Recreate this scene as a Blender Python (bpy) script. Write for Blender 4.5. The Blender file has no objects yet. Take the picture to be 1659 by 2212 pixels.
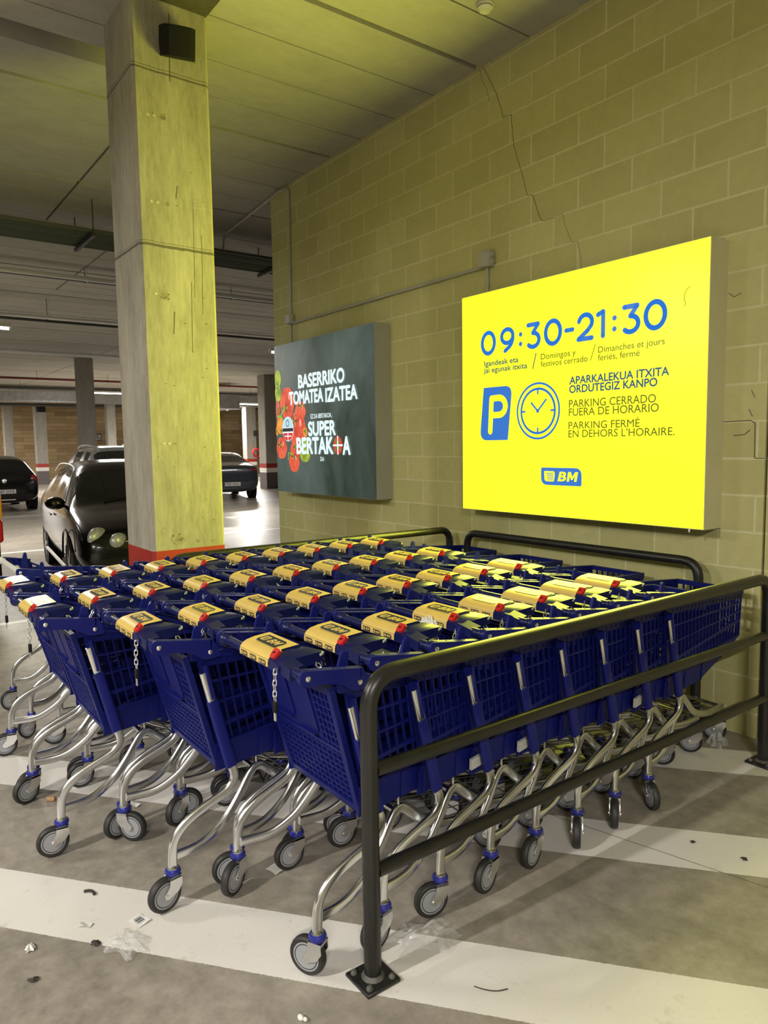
import bpy, bmesh, math, random
from mathutils import Vector, Matrix
random.seed(7)
PI = math.pi
C = bpy.context.scene.collection
S = bpy.context.scene

# ------------------------------------------------------------------ camera, world, exposure
def cam_axes(yaw, pitch, roll):
    cy, sy, cp, sp = math.cos(yaw), math.sin(yaw), math.cos(pitch), math.sin(pitch)
    f = Vector((sy*cp, cy*cp, sp)); r = Vector((cy, -sy, 0)); u = r.cross(f)
    cr, sr = math.cos(roll), math.sin(roll)
    return r*cr + u*sr, u*cr - r*sr, f
cd = bpy.data.cameras.new('camera'); cam = bpy.data.objects.new('camera', cd); C.objects.link(cam)
cr_, cu_, cf_ = cam_axes(-0.934054365, -0.0927821558, -0.0148760133)
M = Matrix((cr_, cu_, -cf_)).transposed().to_4x4(); M.translation = Vector((3.12700034, -3.90839196, 1.63910127))
cam.matrix_world = M
cd.sensor_fit = 'HORIZONTAL'; cd.sensor_width = 36; cd.lens = 1562.69297/1659*36
cd.clip_start = 0.05; cd.clip_end = 200
S.camera = cam
S.view_settings.view_transform = 'Standard'; S.view_settings.look = 'None'
S.view_settings.exposure = 0.0; S.view_settings.gamma = 1.0; S.view_settings.use_curve_mapping = False
w = bpy.data.worlds.new('garage_air'); S.world = w; w.use_nodes = True
w.node_tree.nodes['Background'].inputs[0].default_value = (0.9, 0.92, 1.0, 1)
w.node_tree.nodes['Background'].inputs[1].default_value = 0.01
LAMP_W = 2.2            # scales every fluorescent fixture
SIGN_W = 155.0          # power of the lamps inside the yellow lightbox
TUBE_L = 14.0           # radiance of the visible tubes

# ------------------------------------------------------------------ materials
def lin(c):
    return tuple(((x/255)/12.92 if x/255 <= .04045 else ((x/255+.055)/1.055)**2.4) for x in c)
class NT:
    def __init__(s, name):
        s.m = bpy.data.materials.new(name); s.m.use_nodes = True
        s.t = s.m.node_tree; s.n = s.t.nodes; s.b = s.n['Principled BSDF']; s.l = s.t.links
    def node(s, typ, **kw):
        n = s.n.new(typ)
        for k, v in kw.items():
            if k.startswith('i_'):
                key = k[2:]; key = int(key) if key.isdigit() else key.replace('_', ' ')
                n.inputs[key].default_value = v
            else: setattr(n, k, v)
        return n
    def link(s, a, b): s.l.new(a, b)
    def math(s, op, a, b=None, c=None, clamp=False):
        n = s.n.new('ShaderNodeMath'); n.operation = op; n.use_clamp = clamp
        for i, x in enumerate((a, b, c)):
            if x is None: continue
            if isinstance(x, (int, float)): n.inputs[i].default_value = x
            else: s.link(x, n.inputs[i])
        return n.outputs[0]
    def mix(s, f, a, b):
        n = s.n.new('ShaderNodeMix'); n.data_type = 'RGBA'
        for sock, x in ((n.inputs[0], f), (n.inputs[6], a), (n.inputs[7], b)):
            if isinstance(x, (int, float)): sock.default_value = x
            elif isinstance(x, tuple): sock.default_value = (*x[:3], 1)
            else: s.link(x, sock)
        return n.outputs[2]
    def noise(s, scale, detail=4, rough=.55, vec=None, dist=0):
        n = s.node('ShaderNodeTexNoise', i_Scale=scale, i_Detail=detail, i_Roughness=rough, i_Distortion=dist)
        if vec is not None: s.link(vec, n.inputs['Vector'])
        return n.outputs[0]
    def ramp(s, x, lo, hi):
        n = s.n.new('ShaderNodeMapRange'); n.inputs[1].default_value = lo; n.inputs[2].default_value = hi
        s.link(x, n.inputs[0]); return n.outputs[0]
    def pos(s):
        g = s.n.new('ShaderNodeTexCoord'); return g.outputs['Object']
    def scale(s, v, sc):
        n = s.n.new('ShaderNodeMapping'); n.inputs['Scale'].default_value = sc; s.link(v, n.inputs[0]); return n.outputs[0]
    def xyz(s, v):
        n = s.n.new('ShaderNodeSeparateXYZ'); s.link(v, n.inputs[0]); return n.outputs
    def bump(s, h, strength=.3, dist=.01):
        n = s.n.new('ShaderNodeBump'); n.inputs['Strength'].default_value = strength; n.inputs['Distance'].default_value = dist
        s.link(h, n.inputs['Height']); s.link(n.outputs[0], s.b.inputs['Normal'])
def pbr(name, col, rough=.5, metal=0, spec=.5, vary=0, vscale=8, coat=0, bump=0, rvar=0):
    t = NT(name); b = t.b
    b.inputs['Base Color'].default_value = (*col, 1); b.inputs['Roughness'].default_value = rough
    b.inputs['Metallic'].default_value = metal; b.inputs['Specular IOR Level'].default_value = spec
    b.inputs['Coat Weight'].default_value = coat; b.inputs['Coat Roughness'].default_value = .08
    if vary or bump or rvar:
        n = t.noise(vscale, 5, .6, t.pos())
        if vary:
            f = t.ramp(n, .3, .7)
            t.link(t.mix(f, tuple(c*(1-vary) for c in col), tuple(min(1, c*(1+vary)) for c in col)), b.inputs['Base Color'])
        if bump: t.bump(n, bump, .004)
        if rvar: t.link(t.math('MULTIPLY_ADD', n, rvar*2, rough-rvar), b.inputs['Roughness'])
    return t.m
def emit(name, col, strength=1, base=(0.02, .02, .02), rough=.3):
    t = NT(name); b = t.b
    b.inputs['Base Color'].default_value = (*base, 1); b.inputs['Roughness'].default_value = rough
    b.inputs['Emission Color'].default_value = (*col, 1); b.inputs['Emission Strength'].default_value = strength
    return t.m
def concrete(name, c1, c2, streak=(1, 1, 1), sc=3, rough=.8, lines=(), pits=.3):
    t = NT(name); p = t.pos(); b = t.b
    n1 = t.noise(sc, 6, .65, t.scale(p, streak)); n2 = t.noise(sc*9, 5, .7, t.scale(p, streak)); n3 = t.noise(60, 3, .6, p)
    f = t.ramp(t.math('ADD', t.math('MULTIPLY', n1, .6), t.math('MULTIPLY', n2, .4)), .36, .64)
    col = t.mix(f, c1, c2)
    sp = t.ramp(n3, .68, .74)
    col = t.mix(t.math('MULTIPLY', sp, pits), col, tuple(x*.45 for x in c1))
    if lines:
        z = t.xyz(p)[2]; wob = t.math('MULTIPLY_ADD', t.noise(5, 3, .6, p), .03, -.015)
        zz = t.math('ADD', z, wob)
        for zl, wd, dk in lines:
            d = t.math('ABSOLUTE', t.math('SUBTRACT', zz, zl))
            k = t.math('MULTIPLY', t.math('LESS_THAN', d, wd), dk)
            col = t.mix(k, col, tuple(x*.35 for x in c1))
    t.link(col, b.inputs['Base Color']); b.inputs['Roughness'].default_value = rough
    b.inputs['Specular IOR Level'].default_value = .3
    t.bump(t.math('ADD', n2, n3), .25, .004)
    return t.m

def floor_mat():
    t = NT('polished_concrete_floor'); p = t.pos(); b = t.b; x, y, z = t.xyz(p)
    n1 = t.noise(.9, 6, .6, p); n2 = t.noise(11, 6, .7, p); n3 = t.noise(90, 3, .6, p); n4 = t.noise(2.2, 5, .65, p, .6)
    f = t.ramp(t.math('ADD', t.math('MULTIPLY', n1, .45), t.math('MULTIPLY', n2, .55)), .34, .66)
    col = t.mix(f, lin((116, 109, 99)), lin((170, 162, 150)))
    col = t.mix(t.math('MULTIPLY', t.ramp(n4, .56, .72), .4), col, lin((104, 98, 88)))
    col = t.mix(t.math('MULTIPLY', t.ramp(n3, .66, .72), .45), col, lin((92, 86, 76)))
    # painted hatching and bay lines
    a = math.radians(39)
    off = t.math('ADD', t.math('MULTIPLY', x, -math.sin(a)), t.math('MULTIPLY', y, math.cos(a)))
    off = t.math('ADD', off, t.math('MULTIPLY_ADD', n3, .008, -.004))
    fr = t.math('FRACT', t.math('MULTIPLY', t.math('ADD', off, 3.06+9), 1/.9))
    st = t.math('LESS_THAN', fr, .295/.9)
    st = t.math('MULTIPLY', st, t.math('GREATER_THAN', x, -1.35)); st = t.math('MULTIPLY', st, t.math('GREATER_THAN', y, -4.4))
    st = t.math('MULTIPLY', st, t.math('LESS_THAN', x, 3.6))
    for xl, wd, y0, y1 in ((-9.72, .06, -20, 9), (-16.7, .07, -20, 14), (-4.45, .05, -20, -1.0), (-24.5, .08, -20, 14)):
        k = t.math('LESS_THAN', t.math('ABSOLUTE', t.math('SUBTRACT', x, xl)), wd)
        k = t.math('MULTIPLY', k, t.math('GREATER_THAN', y, y0)); k = t.math('MULTIPLY', k, t.math('LESS_THAN', y, y1))
        st = t.math('MAXIMUM', st, k)
    wear = t.math('SUBTRACT', 1, t.math('MULTIPLY', t.ramp(n2, .60, .74), .55))
    dirt = t.math('MULTIPLY', t.ramp(n3, .64, .72), .35)
    white = t.mix(dirt, t.mix(t.ramp(n1, .3, .7), lin((210, 205, 199)), lin((225, 221, 216))), lin((150, 142, 130)))
    col = t.mix(t.math('MULTIPLY', st, wear), col, white)
    # saw-cut joint by the casters
    dx, dy = .9686, .2486
    d = t.math('ADD', t.math('MULTIPLY', t.math('SUBTRACT', x, 1.268), -dy), t.math('MULTIPLY', t.math('SUBTRACT', y, -1.468), dx))
    d = t.math('ADD', d, t.math('MULTIPLY_ADD', n2, .012, -.006))
    k = t.math('MULTIPLY', t.math('LESS_THAN', t.math('ABSOLUTE', d), .0022), t.math('GREATER_THAN', x, .6))
    col = t.mix(t.math('MULTIPLY', k, .8), col, lin((60, 52, 44)))
    t.link(col, b.inputs['Base Color'])
    far = t.ramp(x, -3.0, -9.0)
    r = t.math('SUBTRACT', t.math('MULTIPLY_ADD', n4, .18, .42), t.math('MULTIPLY', far, .17))
    t.link(r, b.inputs['Roughness']); b.inputs['Specular IOR Level'].default_value = .5
    t.bump(t.math('ADD', n2, n3), .12, .002)
    return t.m
def block_mat(name, c1, c2, mort, bw=.4, rh=.2, z0=.136, swap=False, msize=.008):
    t = NT(name); p = t.pos(); b = t.b; x, y, z = t.xyz(p)
    cmb = t.n.new('ShaderNodeCombineXYZ'); t.link(y if swap else x, cmb.inputs[0]); t.link(t.math('SUBTRACT', z, z0), cmb.inputs[1])
    n2 = t.noise(14, 5, .7, p); n3 = t.noise(120, 3, .7, p); n1 = t.noise(1.1, 4, .6, p)
    br = t.node('ShaderNodeTexBrick', i_Scale=1.0); br.offset = .5; br.offset_frequency = 2; br.squash = 1
    br.inputs['Color1'].default_value = (*c1, 1); br.inputs['Color2'].default_value = (*c2, 1); br.inputs['Mortar'].default_value = (*mort, 1)
    br.inputs['Mortar Size'].default_value = msize; br.inputs['Mortar Smooth'].default_value = .3; br.inputs['Bias'].default_value = 0
    br.inputs['Brick Width'].default_value = bw; br.inputs['Row Height'].default_value = rh
    wv = t.n.new('ShaderNodeVectorMath'); wv.operation = 'ADD'; t.link(cmb.outputs[0], wv.inputs[0])
    nz = t.n.new('ShaderNodeTexNoise'); nz.inputs['Scale'].default_value = 25; t.link(p, nz.inputs['Vector'])
    sc = t.n.new('ShaderNodeVectorMath'); sc.operation = 'MULTIPLY_ADD'; t.link(nz.outputs[1], sc.inputs[0])
    sc.inputs[1].default_value = (.005, .005, 0); sc.inputs[2].default_value = (-.0025, -.0025, 0)
    t.link(sc.outputs[0], wv.inputs[1]); t.link(wv.outputs[0], br.inputs['Vector'])
    col = t.mix(t.math('MULTIPLY', t.ramp(n2, .3, .75), .35), br.outputs[0], tuple(v*.72 for v in c1))
    col = t.mix(t.math('MULTIPLY', t.ramp(n3, .55, .75), .25), col, tuple(v*.6 for v in c1))
    col = t.mix(t.math('MULTIPLY', t.ramp(n1, .4, .7), .18), col, tuple(min(1, v*1.3) for v in c2))
    t.link(col, b.inputs['Base Color']); b.inputs['Roughness'].default_value = .85; b.inputs['Specular IOR Level'].default_value = .25
    h = t.math('ADD', t.math('MULTIPLY', br.outputs[1], 1.2), t.math('MULTIPLY', n3, -.5))
    t.bump(h, .35, -.004)
    return t.m
def film_mat(name, col, alpha=.35):
    t = NT(name); b = t.b
    b.inputs['Base Color'].default_value = (*col, 1); b.inputs['Roughness'].default_value = .18
    n = t.noise(30, 4, .6, t.pos()); t.link(t.math('MULTIPLY_ADD', t.ramp(n, .35, .7), alpha, alpha*.4), b.inputs['Alpha'])
    return t.m

MT = dict(
    blue=pbr('blue_plastic', (.0055, .009, .120), .44, spec=.22, vary=.12, vscale=5),
    sleeve=pbr('blue_sleeve_plastic', (.007, .011, .145), .40, spec=.25),
    navy=pbr('dark_blue_plastic', (.007, .010, .072), .32, spec=.28, vary=.2, vscale=20),
    chrome=pbr('zinc_plated_steel', (.80, .81, .82), .24, 1, vary=.06, vscale=30, rvar=.07),
    bright=pbr('bright_steel', (.88, .88, .88), .32, 1),
    rubber=pbr('dark_rubber', (.022, .021, .02), .55, vary=.25, vscale=40),
    hub=pbr('grey_plastic_hub', (.30, .31, .33), .45),
    hubline=pbr('hub_groove', (.03, .03, .035), .6),
    ring=pbr('blue_collar_plastic', (.02, .025, .24), .3),
    panel=pbr('yellow_panel_acrylic', (.70, .50, .135), .3, spec=.3, vary=.04, vscale=10),
    ink=pbr('navy_ink', (.028, .032, .05), .22),
    paperwhite=pbr('white_paper', (.72, .71, .68), .8, vary=.08, vscale=60),
    label=pbr('pale_label', (.55, .54, .5), .6, vary=.15, vscale=120),
    red=pbr('red_plastic', (.55, .018, .018), .32),
    cap=pbr('pale_cap', (.55, .62, .42), .3),
    rail=pbr('anthracite_paint', (.015, .0145, .013), .36, vary=.25, vscale=12, rvar=.08),
    railscuff=pbr('worn_paint', (.09, .085, .075), .6, vary=.4, vscale=60),
    lbox=pbr('lightbox_frame_paint', (.40, .39, .34), .5, vary=.05, vscale=6),
    black=pbr('black_plastic', (.007, .007, .006), .65, spec=.25, vary=.2, vscale=60),
    conduit=pbr('grey_conduit_pvc', (.42, .41, .36), .5),
    white=pbr('white_plastic', (.7, .7, .68), .4),
    cable=pbr('green_cable_sheath', (.025, .04, .018), .6),
    galv=pbr('galvanised_steel', (.45, .46, .47), .38, .85, vary=.2, vscale=6),
    redpipe=pbr('red_pipe_paint', (.16, .02, .016), .45),
    darkpipe=pbr('dark_pipe', (.04, .04, .038), .5),
    glass=pbr('tinted_glass', (.012, .013, .012), .06, spec=.6),
    tyre=pbr('tyre_rubber', (.015, .015, .015), .7),
    alloy=pbr('alloy_wheel', (.35, .35, .36), .3, 1),
    blackpaint=pbr('black_car_paint', (.004, .004, .004), .22, spec=.4, coat=.6),
    silverpaint=pbr('silver_car_paint', (.34, .35, .36), .3, .6, coat=1),
    bluepaint=pbr('dark_blue_grey_car_paint', (.035, .042, .055), .28, .3, coat=1),
    plate=pbr('number_plate_white', (.62, .62, .6), .4),
    lens=pbr('lamp_lens', (.42, .43, .42), .3, .3, vary=.4, vscale=50),
    redlens=pbr('red_lamp_lens', (.35, .012, .012), .15),
    amber=pbr('amber_lamp_lens', (.75, .30, .02), .15),
    leaf=pbr('dark_dry_leaf', (.03, .022, .016), .7, vary=.4, vscale=80),
    cork=pbr('tan_cork', (.42, .25, .12), .8, vary=.4, vscale=200),
    film=film_mat('clear_plastic_film', (.7, .7, .7), .30),
    signred=emit('lit_red', (.6, .02, .02), .5),
    green_sign=pbr('green_sign', (.02, .2, .08), .5),
)
MT['column'] = concrete('board_marked_column_concrete', lin((138, 133, 118)), lin((178, 172, 156)), (3, 3, .6), 1.6,
                        lines=((3.935, .006, .8), (3.955, .003, .6), (2.895, .008, .85), (2.915, .003, .5)))
MT['ceil'] = concrete('slab_concrete', lin((156, 153, 143)), lin((176, 173, 162)), (1.6, .8, 1), .8, pits=.35)
MT['lboxsign'] = pbr('yellow_lightbox_frame_paint', (.62, .60, .38), .5, vary=.05, vscale=6)
MT['tray'] = pbr('dull_tray_steel', (.10, .10, .095), .55, .5)
MT['rackwire'] = pbr('dull_zinc_wire', (.22, .22, .22), .45, .8)
MT['ceilback'] = concrete('slab_joint_concrete', lin((70, 66, 58)), lin((92, 87, 78)), (1, 1, 1), 3)
MT['farcol'] = concrete('far_column_concrete', lin((140, 136, 128)), lin((172, 168, 158)), (2, 2, .5), 1.2)
MT['redband'] = pbr('red_band_paint', lin((158, 44, 34)), .55, vary=.12, vscale=6)
MT['whiteband'] = pbr('white_band_paint', lin((222, 218, 210)), .55, vary=.06, vscale=6)
MT['darkband'] = pbr('dark_band_paint', lin((92, 84, 84)), .55, vary=.12, vscale=6)
MT['floor'] = floor_mat()
MT['block'] = block_mat('painted_concrete_block', lin((184, 179, 124)), lin((199, 194, 138)), lin((214, 209, 166)))
MT['farblock'] = block_mat('brown_concrete_block', lin((150, 128, 96)), lin((190, 166, 126)), lin((130, 112, 88)), 1.1, .2, .1, True, .012)
MT['plainwall'] = concrete('plain_concrete_wall', lin((138, 132, 120)), lin((160, 154, 140)), (1, 1, 1), 1)
MT['crack'] = pbr('dark_crack_gap', (.07, .062, .035), .9)  # dark colour of the wall cracks and the movement joint

# ------------------------------------------------------------------ mesh helpers
def V(*a): return Vector(a)
class MB:
    def __init__(s): s.v = []; s.f = []; s.m = []
    def add(s, vs, fs, m=0):
        o = len(s.v); s.v += [tuple(v) for v in vs]
        s.f += [tuple(o+i for i in f) for f in fs]; s.m += [m]*len(fs)
    def box(s, x0, x1, y0, y1, z0, z1, m=0):
        s.add([(x0, y0, z0), (x1, y0, z0), (x1, y1, z0), (x0, y1, z0), (x0, y0, z1), (x1, y0, z1), (x1, y1, z1), (x0, y1, z1)],
              [(3, 2, 1, 0), (4, 5, 6, 7), (0, 1, 5, 4), (1, 2, 6, 5), (2, 3, 7, 6), (3, 0, 4, 7)], m)
    def bevbox(s, x0, x1, y0, y1, z0, z1, b, m=0):
        ring = lambda d, z: [(x0+d, y0+b, z), (x0+b, y0+d, z), (x1-b, y0+d, z), (x1-d, y0+b, z), (x1-d, y1-b, z), (x1-b, y1-d, z), (x0+b, y1-d, z), (x0+d, y1-b, z)]
        vs = ring(b*.8, z0)+ring(0, z0+b)+ring(0, z1-b)+ring(b*.8, z1)
        fs = [tuple(reversed(range(8))), tuple(range(24, 32))]
        for k in range(3):
            for i in range(8):
                j = (i+1) % 8; fs.append((k*8+i, k*8+j, k*8+8+j, k*8+8+i))
        s.add(vs, fs, m)
    def bar(s, p, q, wd, ht, up=(0, 0, 1), m=0):
        p, q, up = Vector(p), Vector(q), Vector(up); d = (q-p).normalized()
        a = d.cross(up)
        if a.length < 1e-5: a = d.cross(V(1, 0, 0))
        a.normalize(); b = a.cross(d); a = a*(wd/2); b = b*(ht/2)
        vs = [p-a-b, p+a-b, p+a+b, p-a+b, q-a-b, q+a-b, q+a+b, q-a+b]
        s.add(vs, [(0, 1, 2, 3), (7, 6, 5, 4), (0, 4, 5, 1), (1, 5, 6, 2), (2, 6, 7, 3), (3, 7, 4, 0)], m)
    def sweep(s, path, sec, a0=None, closed=False, cap=True, m=0):
        P = [Vector(p) for p in path]; n = len(P); k = len(sec); vs = []
        a = Vector(a0) if a0 is not None else None
        for i in range(n):
            if closed: d = P[(i+1) % n]-P[i-1]
            else: d = P[min(i+1, n-1)]-P[max(i-1, 0)]
            d.normalize()
            if a is None: a = d.cross(V(0, 0, 1)) if abs(d.z) < .9 else d.cross(V(1, 0, 0))
            a = (a-d*a.dot(d)).normalized(); b = d.cross(a)
            vs += [P[i]+a*u+b*v for u, v in sec]
        fs = []
        for i in range(n if closed else n-1):
            j = (i+1) % n
            for q in range(k):
                r = (q+1) % k; fs.append((i*k+q, i*k+r, j*k+r, j*k+q))
        if cap and not closed:
            fs.append(tuple(reversed(range(k)))); fs.append(tuple((n-1)*k+q for q in range(k)))
        s.add(vs, fs, m)
    def tube(s, path, r, n=10, a0=None, closed=False, cap=True, m=0):
        s.sweep(path, [(r*math.cos(2*PI*i/n), r*math.sin(2*PI*i/n)) for i in range(n)], a0, closed, cap, m)
    def lathe(s, prof, o, ax, n=20, m=0, ms=None):
        o, ax = Vector(o), Vector(ax).normalized(); a = ax.orthogonal().normalized(); b = ax.cross(a); k = len(prof)
        vs = [o+ax*h+(a*math.cos(2*PI*i/n)+b*math.sin(2*PI*i/n))*r for i in range(n) for r, h in prof]
        base = len(s.v)
        for q in range(k-1):
            fs = [(i*k+q, ((i+1) % n)*k+q, ((i+1) % n)*k+q+1, i*k+q+1) for i in range(n)]
            if q == 0: s.add(vs, fs, ms[q] if ms else m)
            else:
                s.f += [tuple(base+i for i in f) for f in fs]; s.m += [ms[q] if ms else m]*n
    def prism(s, poly, ext, m=0):
        P = [Vector(p) for p in poly]; e = Vector(ext); n = len(P)
        s.add(P+[p+e for p in P], [tuple(reversed(range(n))), tuple(range(n, 2*n))]+[(i, (i+1) % n, (i+1) % n+n, i+n) for i in range(n)], m)
    def disc(s, o, u, v, n=32, m=0, r0=0, a0=0, a1=2*PI):
        o, u, v = Vector(o), Vector(u), Vector(v)
        vs = [o+u*math.cos(a0+(a1-a0)*i/n)+v*math.sin(a0+(a1-a0)*i/n) for i in range(n)]
        s.add(vs, [tuple(range(n))], m)
    def sphere(s, o, rx, ry, rz, n=14, k=8, m=0):
        o = Vector(o); vs = []; fs = []
        for j in range(k+1):
            th = PI*j/k
            for i in range(n):
                ph = 2*PI*i/n; vs.append(o+V(rx*math.sin(th)*math.cos(ph), ry*math.sin(th)*math.sin(ph), rz*math.cos(th)))
        for j in range(k):
            for i in range(n):
                fs.append((j*n+i, (j+1)*n+i, (j+1)*n+(i+1) % n, j*n+(i+1) % n))
        s.add(vs, fs, m)
    def build(s, name, mats, parent=None, loc=None, ang=38):
        me = bpy.data.meshes.new(name); me.from_pydata(s.v, [], s.f)
        if not isinstance(mats, (list, tuple)): mats = [mats]
        for mm in mats: me.materials.append(mm)
        me.polygons.foreach_set('material_index', s.m)
        bm = bmesh.new(); bm.from_mesh(me); bmesh.ops.recalc_face_normals(bm, faces=bm.faces[:]); bm.to_mesh(me); bm.free()
        me.shade_smooth(); me.set_sharp_from_angle(angle=math.radians(ang)); me.update()
        o = bpy.data.objects.new(name, me); C.objects.link(o)
        if parent is not None: o.parent = parent
        if loc is not None: o.location = loc
        return o
def tag(o, label=None, cat=None, group=None, kind=None):
    if label: o['label'] = label
    if cat: o['category'] = cat
    if group: o['group'] = group
    if kind: o['kind'] = kind
    return o
def empty(name, loc=(0, 0, 0), rz=0):
    o = bpy.data.objects.new(name, None); C.objects.link(o); o.location = loc; o.rotation_euler = (0, 0, rz); o.empty_display_size = .1
    return o
def copy_tree(o, parent=None):
    c = o.copy(); C.objects.link(c)
    if parent is not None: c.parent = parent
    for ch in o.children: copy_tree(ch, c)
    return c
def catmull(P, n=5):
    P = [Vector(p) for p in P]; out = []
    for i in range(len(P)-1):
        p0, p1, p2, p3 = P[max(i-1, 0)], P[i], P[i+1], P[min(i+2, len(P)-1)]
        for k in range(n):
            t = k/n
            out.append(.5*((2*p1)+(p2-p0)*t+(2*p0-5*p1+4*p2-p3)*t*t+(3*p1-p0-3*p2+p3)*t**3))
    out.append(P[-1]); return out
def fillet(P, r, n=6):
    P = [Vector(p) for p in P]; out = [P[0]]
    for i in range(1, len(P)-1):
        a = (P[i-1]-P[i]); b = (P[i+1]-P[i]); ra = min(r, a.length*.48, b.length*.48)
        a = P[i]+a.normalized()*ra; b = P[i]+b.normalized()*ra
        for k in range(n+1):
            t = k/n; out.append(a*(1-t)**2+P[i]*2*t*(1-t)+b*t*t)
    out.append(P[-1]); return out
def rrect(w, h, r, n=3):
    out = []
    for cx, cy, a in ((w/2-r, h/2-r, 0), (-w/2+r, h/2-r, PI/2), (-w/2+r, -h/2+r, PI), (w/2-r, -h/2+r, 1.5*PI)):
        out += [(cx+r*math.cos(a+PI/2*i/n), cy+r*math.sin(a+PI/2*i/n)) for i in range(n+1)]
    return out
# flat lettering: glyph outlines turned into thin solid meshes on a plane (o, ux, uy)
_tc = {}
def glyphs(txt, bold=0, shear=0, spacing=1):
    key = (txt, bold, shear, spacing)
    if key in _tc: return _tc[key]
    cu = bpy.data.curves.new('lettering', 'FONT'); cu.body = txt; cu.size = 1; cu.offset = bold; cu.shear = shear; cu.space_character = spacing
    cu.resolution_u = 4; cu.fill_mode = 'BOTH'; cu.extrude = 0
    ob = bpy.data.objects.new('lettering', cu); C.objects.link(ob)
    dg = bpy.context.evaluated_depsgraph_get(); dg.update()
    me = bpy.data.meshes.new_from_object(ob.evaluated_get(dg), depsgraph=dg)
    vs = [(v.co.x, v.co.y) for v in me.vertices]; fs = [tuple(p.vertices) for p in me.polygons]
    bpy.data.objects.remove(ob); bpy.data.curves.remove(cu); bpy.data.meshes.remove(me)
    _tc[key] = (vs, fs); return vs, fs
def text(mb, txt, o, ux, uy, wd, cap, m=0, bold=0, shear=0, spacing=1, lift=0.0, extra=0):
    """baseline-left at o, total width wd, capital height cap"""
    vs, fs = glyphs(txt, bold, shear, spacing)
    hv, _ = glyphs('H', bold, 0, 1)
    ch = max(v[1] for v in hv)-min(v[1] for v in hv); h0 = min(v[1] for v in hv)
    x0 = min(v[0] for v in vs); x1 = max(v[0] for v in vs)
    ux, uy, o = Vector(ux), Vector(uy), Vector(o); n = ux.cross(uy)*lift
    sx = wd/(x1-x0) if wd else cap/ch
    sy = cap/ch; rr = extra*cap
    shifts = [(0, 0)]+[(rr*math.cos(2*PI*i/8), rr*math.sin(2*PI*i/8)) for i in range(8)] if extra else [(0, 0)]
    nu = ux.cross(uy)
    for k, (dx_, dy_) in enumerate(shifts):
        mb.add([o+n+nu*(k*.00002)+ux*((x-x0)*sx+dx_)+uy*((y-h0)*sy+dy_) for x, y in vs], fs, m)
def stroke(mb, pts, wd, o, ux, uy, m=0, closed=False, lift=0):
    o, ux, uy = Vector(o), Vector(ux), Vector(uy); nn = ux.cross(uy)*lift
    P = [Vector((p[0], p[1])) for p in pts]
    if closed: P.append(P[0])
    r = wd/2
    for a, b in zip(P, P[1:]):
        d = b-a
        if d.length < 1e-7: continue
        d.normalize(); q = Vector((-d.y, d.x))*r
        mb.add([o+nn+ux*p.x+uy*p.y for p in (a+q, a-q, b-q, b+q)], [(0, 1, 2, 3)], m)
    for a in P:
        mb.add([o+nn+ux*(a.x+r*math.cos(2*PI*i/12))+uy*(a.y+r*math.sin(2*PI*i/12)) for i in range(12)], [tuple(range(12))], m)
def poly2(mb, pts, o, ux, uy, m=0, lift=0):
    o, ux, uy = Vector(o), Vector(ux), Vector(uy); nn = ux.cross(uy)*lift
    mb.add([o+nn+ux*x+uy*y for x, y in pts], [tuple(range(len(pts)))], m)
def rpoly(pts, radii, n=6):
    P = [Vector((x, y, 0)) for x, y in pts]; out = []; k = len(P)
    for i in range(k):
        a = P[i-1]-P[i]; b = P[(i+1) % k]-P[i]; r = radii[i]
        if r <= 0: out.append((P[i].x, P[i].y)); continue
        A = P[i]+a.normalized()*r; B = P[i]+b.normalized()*r
        for q in range(n+1):
            t = q/n; p = A*(1-t)**2+P[i]*2*t*(1-t)+B*t*t; out.append((p.x, p.y))
    return out
def ell(cx, cy, rx, ry, n=28, a0=0, a1=2*PI): return [(cx+rx*math.cos(a0+(a1-a0)*i/n), cy+ry*math.sin(a0+(a1-a0)*i/n)) for i in range(n+(a1-a0 < 6.28))]
def logo(mb, o, ux, uy, wd, ht, m_bg, m_fg, lift=.0004, detail=True):
    """rounded badge with a cart shield and the two letters"""
    ux, uy = Vector(ux), Vector(uy); o = Vector(o)
    poly2(mb, rpoly([(0, 0), (wd, 0), (wd, ht), (0, ht)], [ht*.45, ht*.12, ht*.45, ht*.12]), o, ux, uy, m_bg, lift)
    sh = rpoly([(wd*.09, ht*.22), (wd*.33, ht*.2), (wd*.36, ht*.8), (wd*.08, ht*.8)], [ht*.18, ht*.12, ht*.2, ht*.05])
    poly2(mb, sh, o, ux, uy, m_fg, lift*2)
    for k in range(4):
        yy = ht*(.66-.1*k); stroke(mb, [(wd*(.14+.012*k), yy), (wd*.31, yy)], ht*.045, o, ux, uy, m_bg, lift=lift*3)
    if detail:
        for q in (.2, .28): poly2(mb, ell(wd*q, ht*.27, ht*.035, ht*.035, 8), o, ux, uy, m_bg, lift*3)
    text(mb, 'B', o+ux*(wd*.42)+uy*(ht*.24), ux, uy, wd*.21, ht*.54, m_fg, .03, .2, lift=lift*2)
    mp = [(0, 0), (0, 1), (.28, 1), (.5, .5), (.72, 1), (1, 1), (1, 0), (.76, 0), (.76, .62), (.57, .18), (.43, .18), (.24, .62), (.24, 0)]
    poly2(mb, [(wd*(.645+.235*a)+ht*.54*.2*c, ht*(.24+.54*c)) for a, c in mp], o, ux, uy, m_fg, lift*2)

# ------------------------------------------------------------------ room shell
CZ = 4.37
def struct(o): o['kind'] = 'structure'; return o
mb = MB(); mb.box(-40, 9, -22, 18, -.2, 0); struct(mb.build('floor', MT['floor']))
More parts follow.
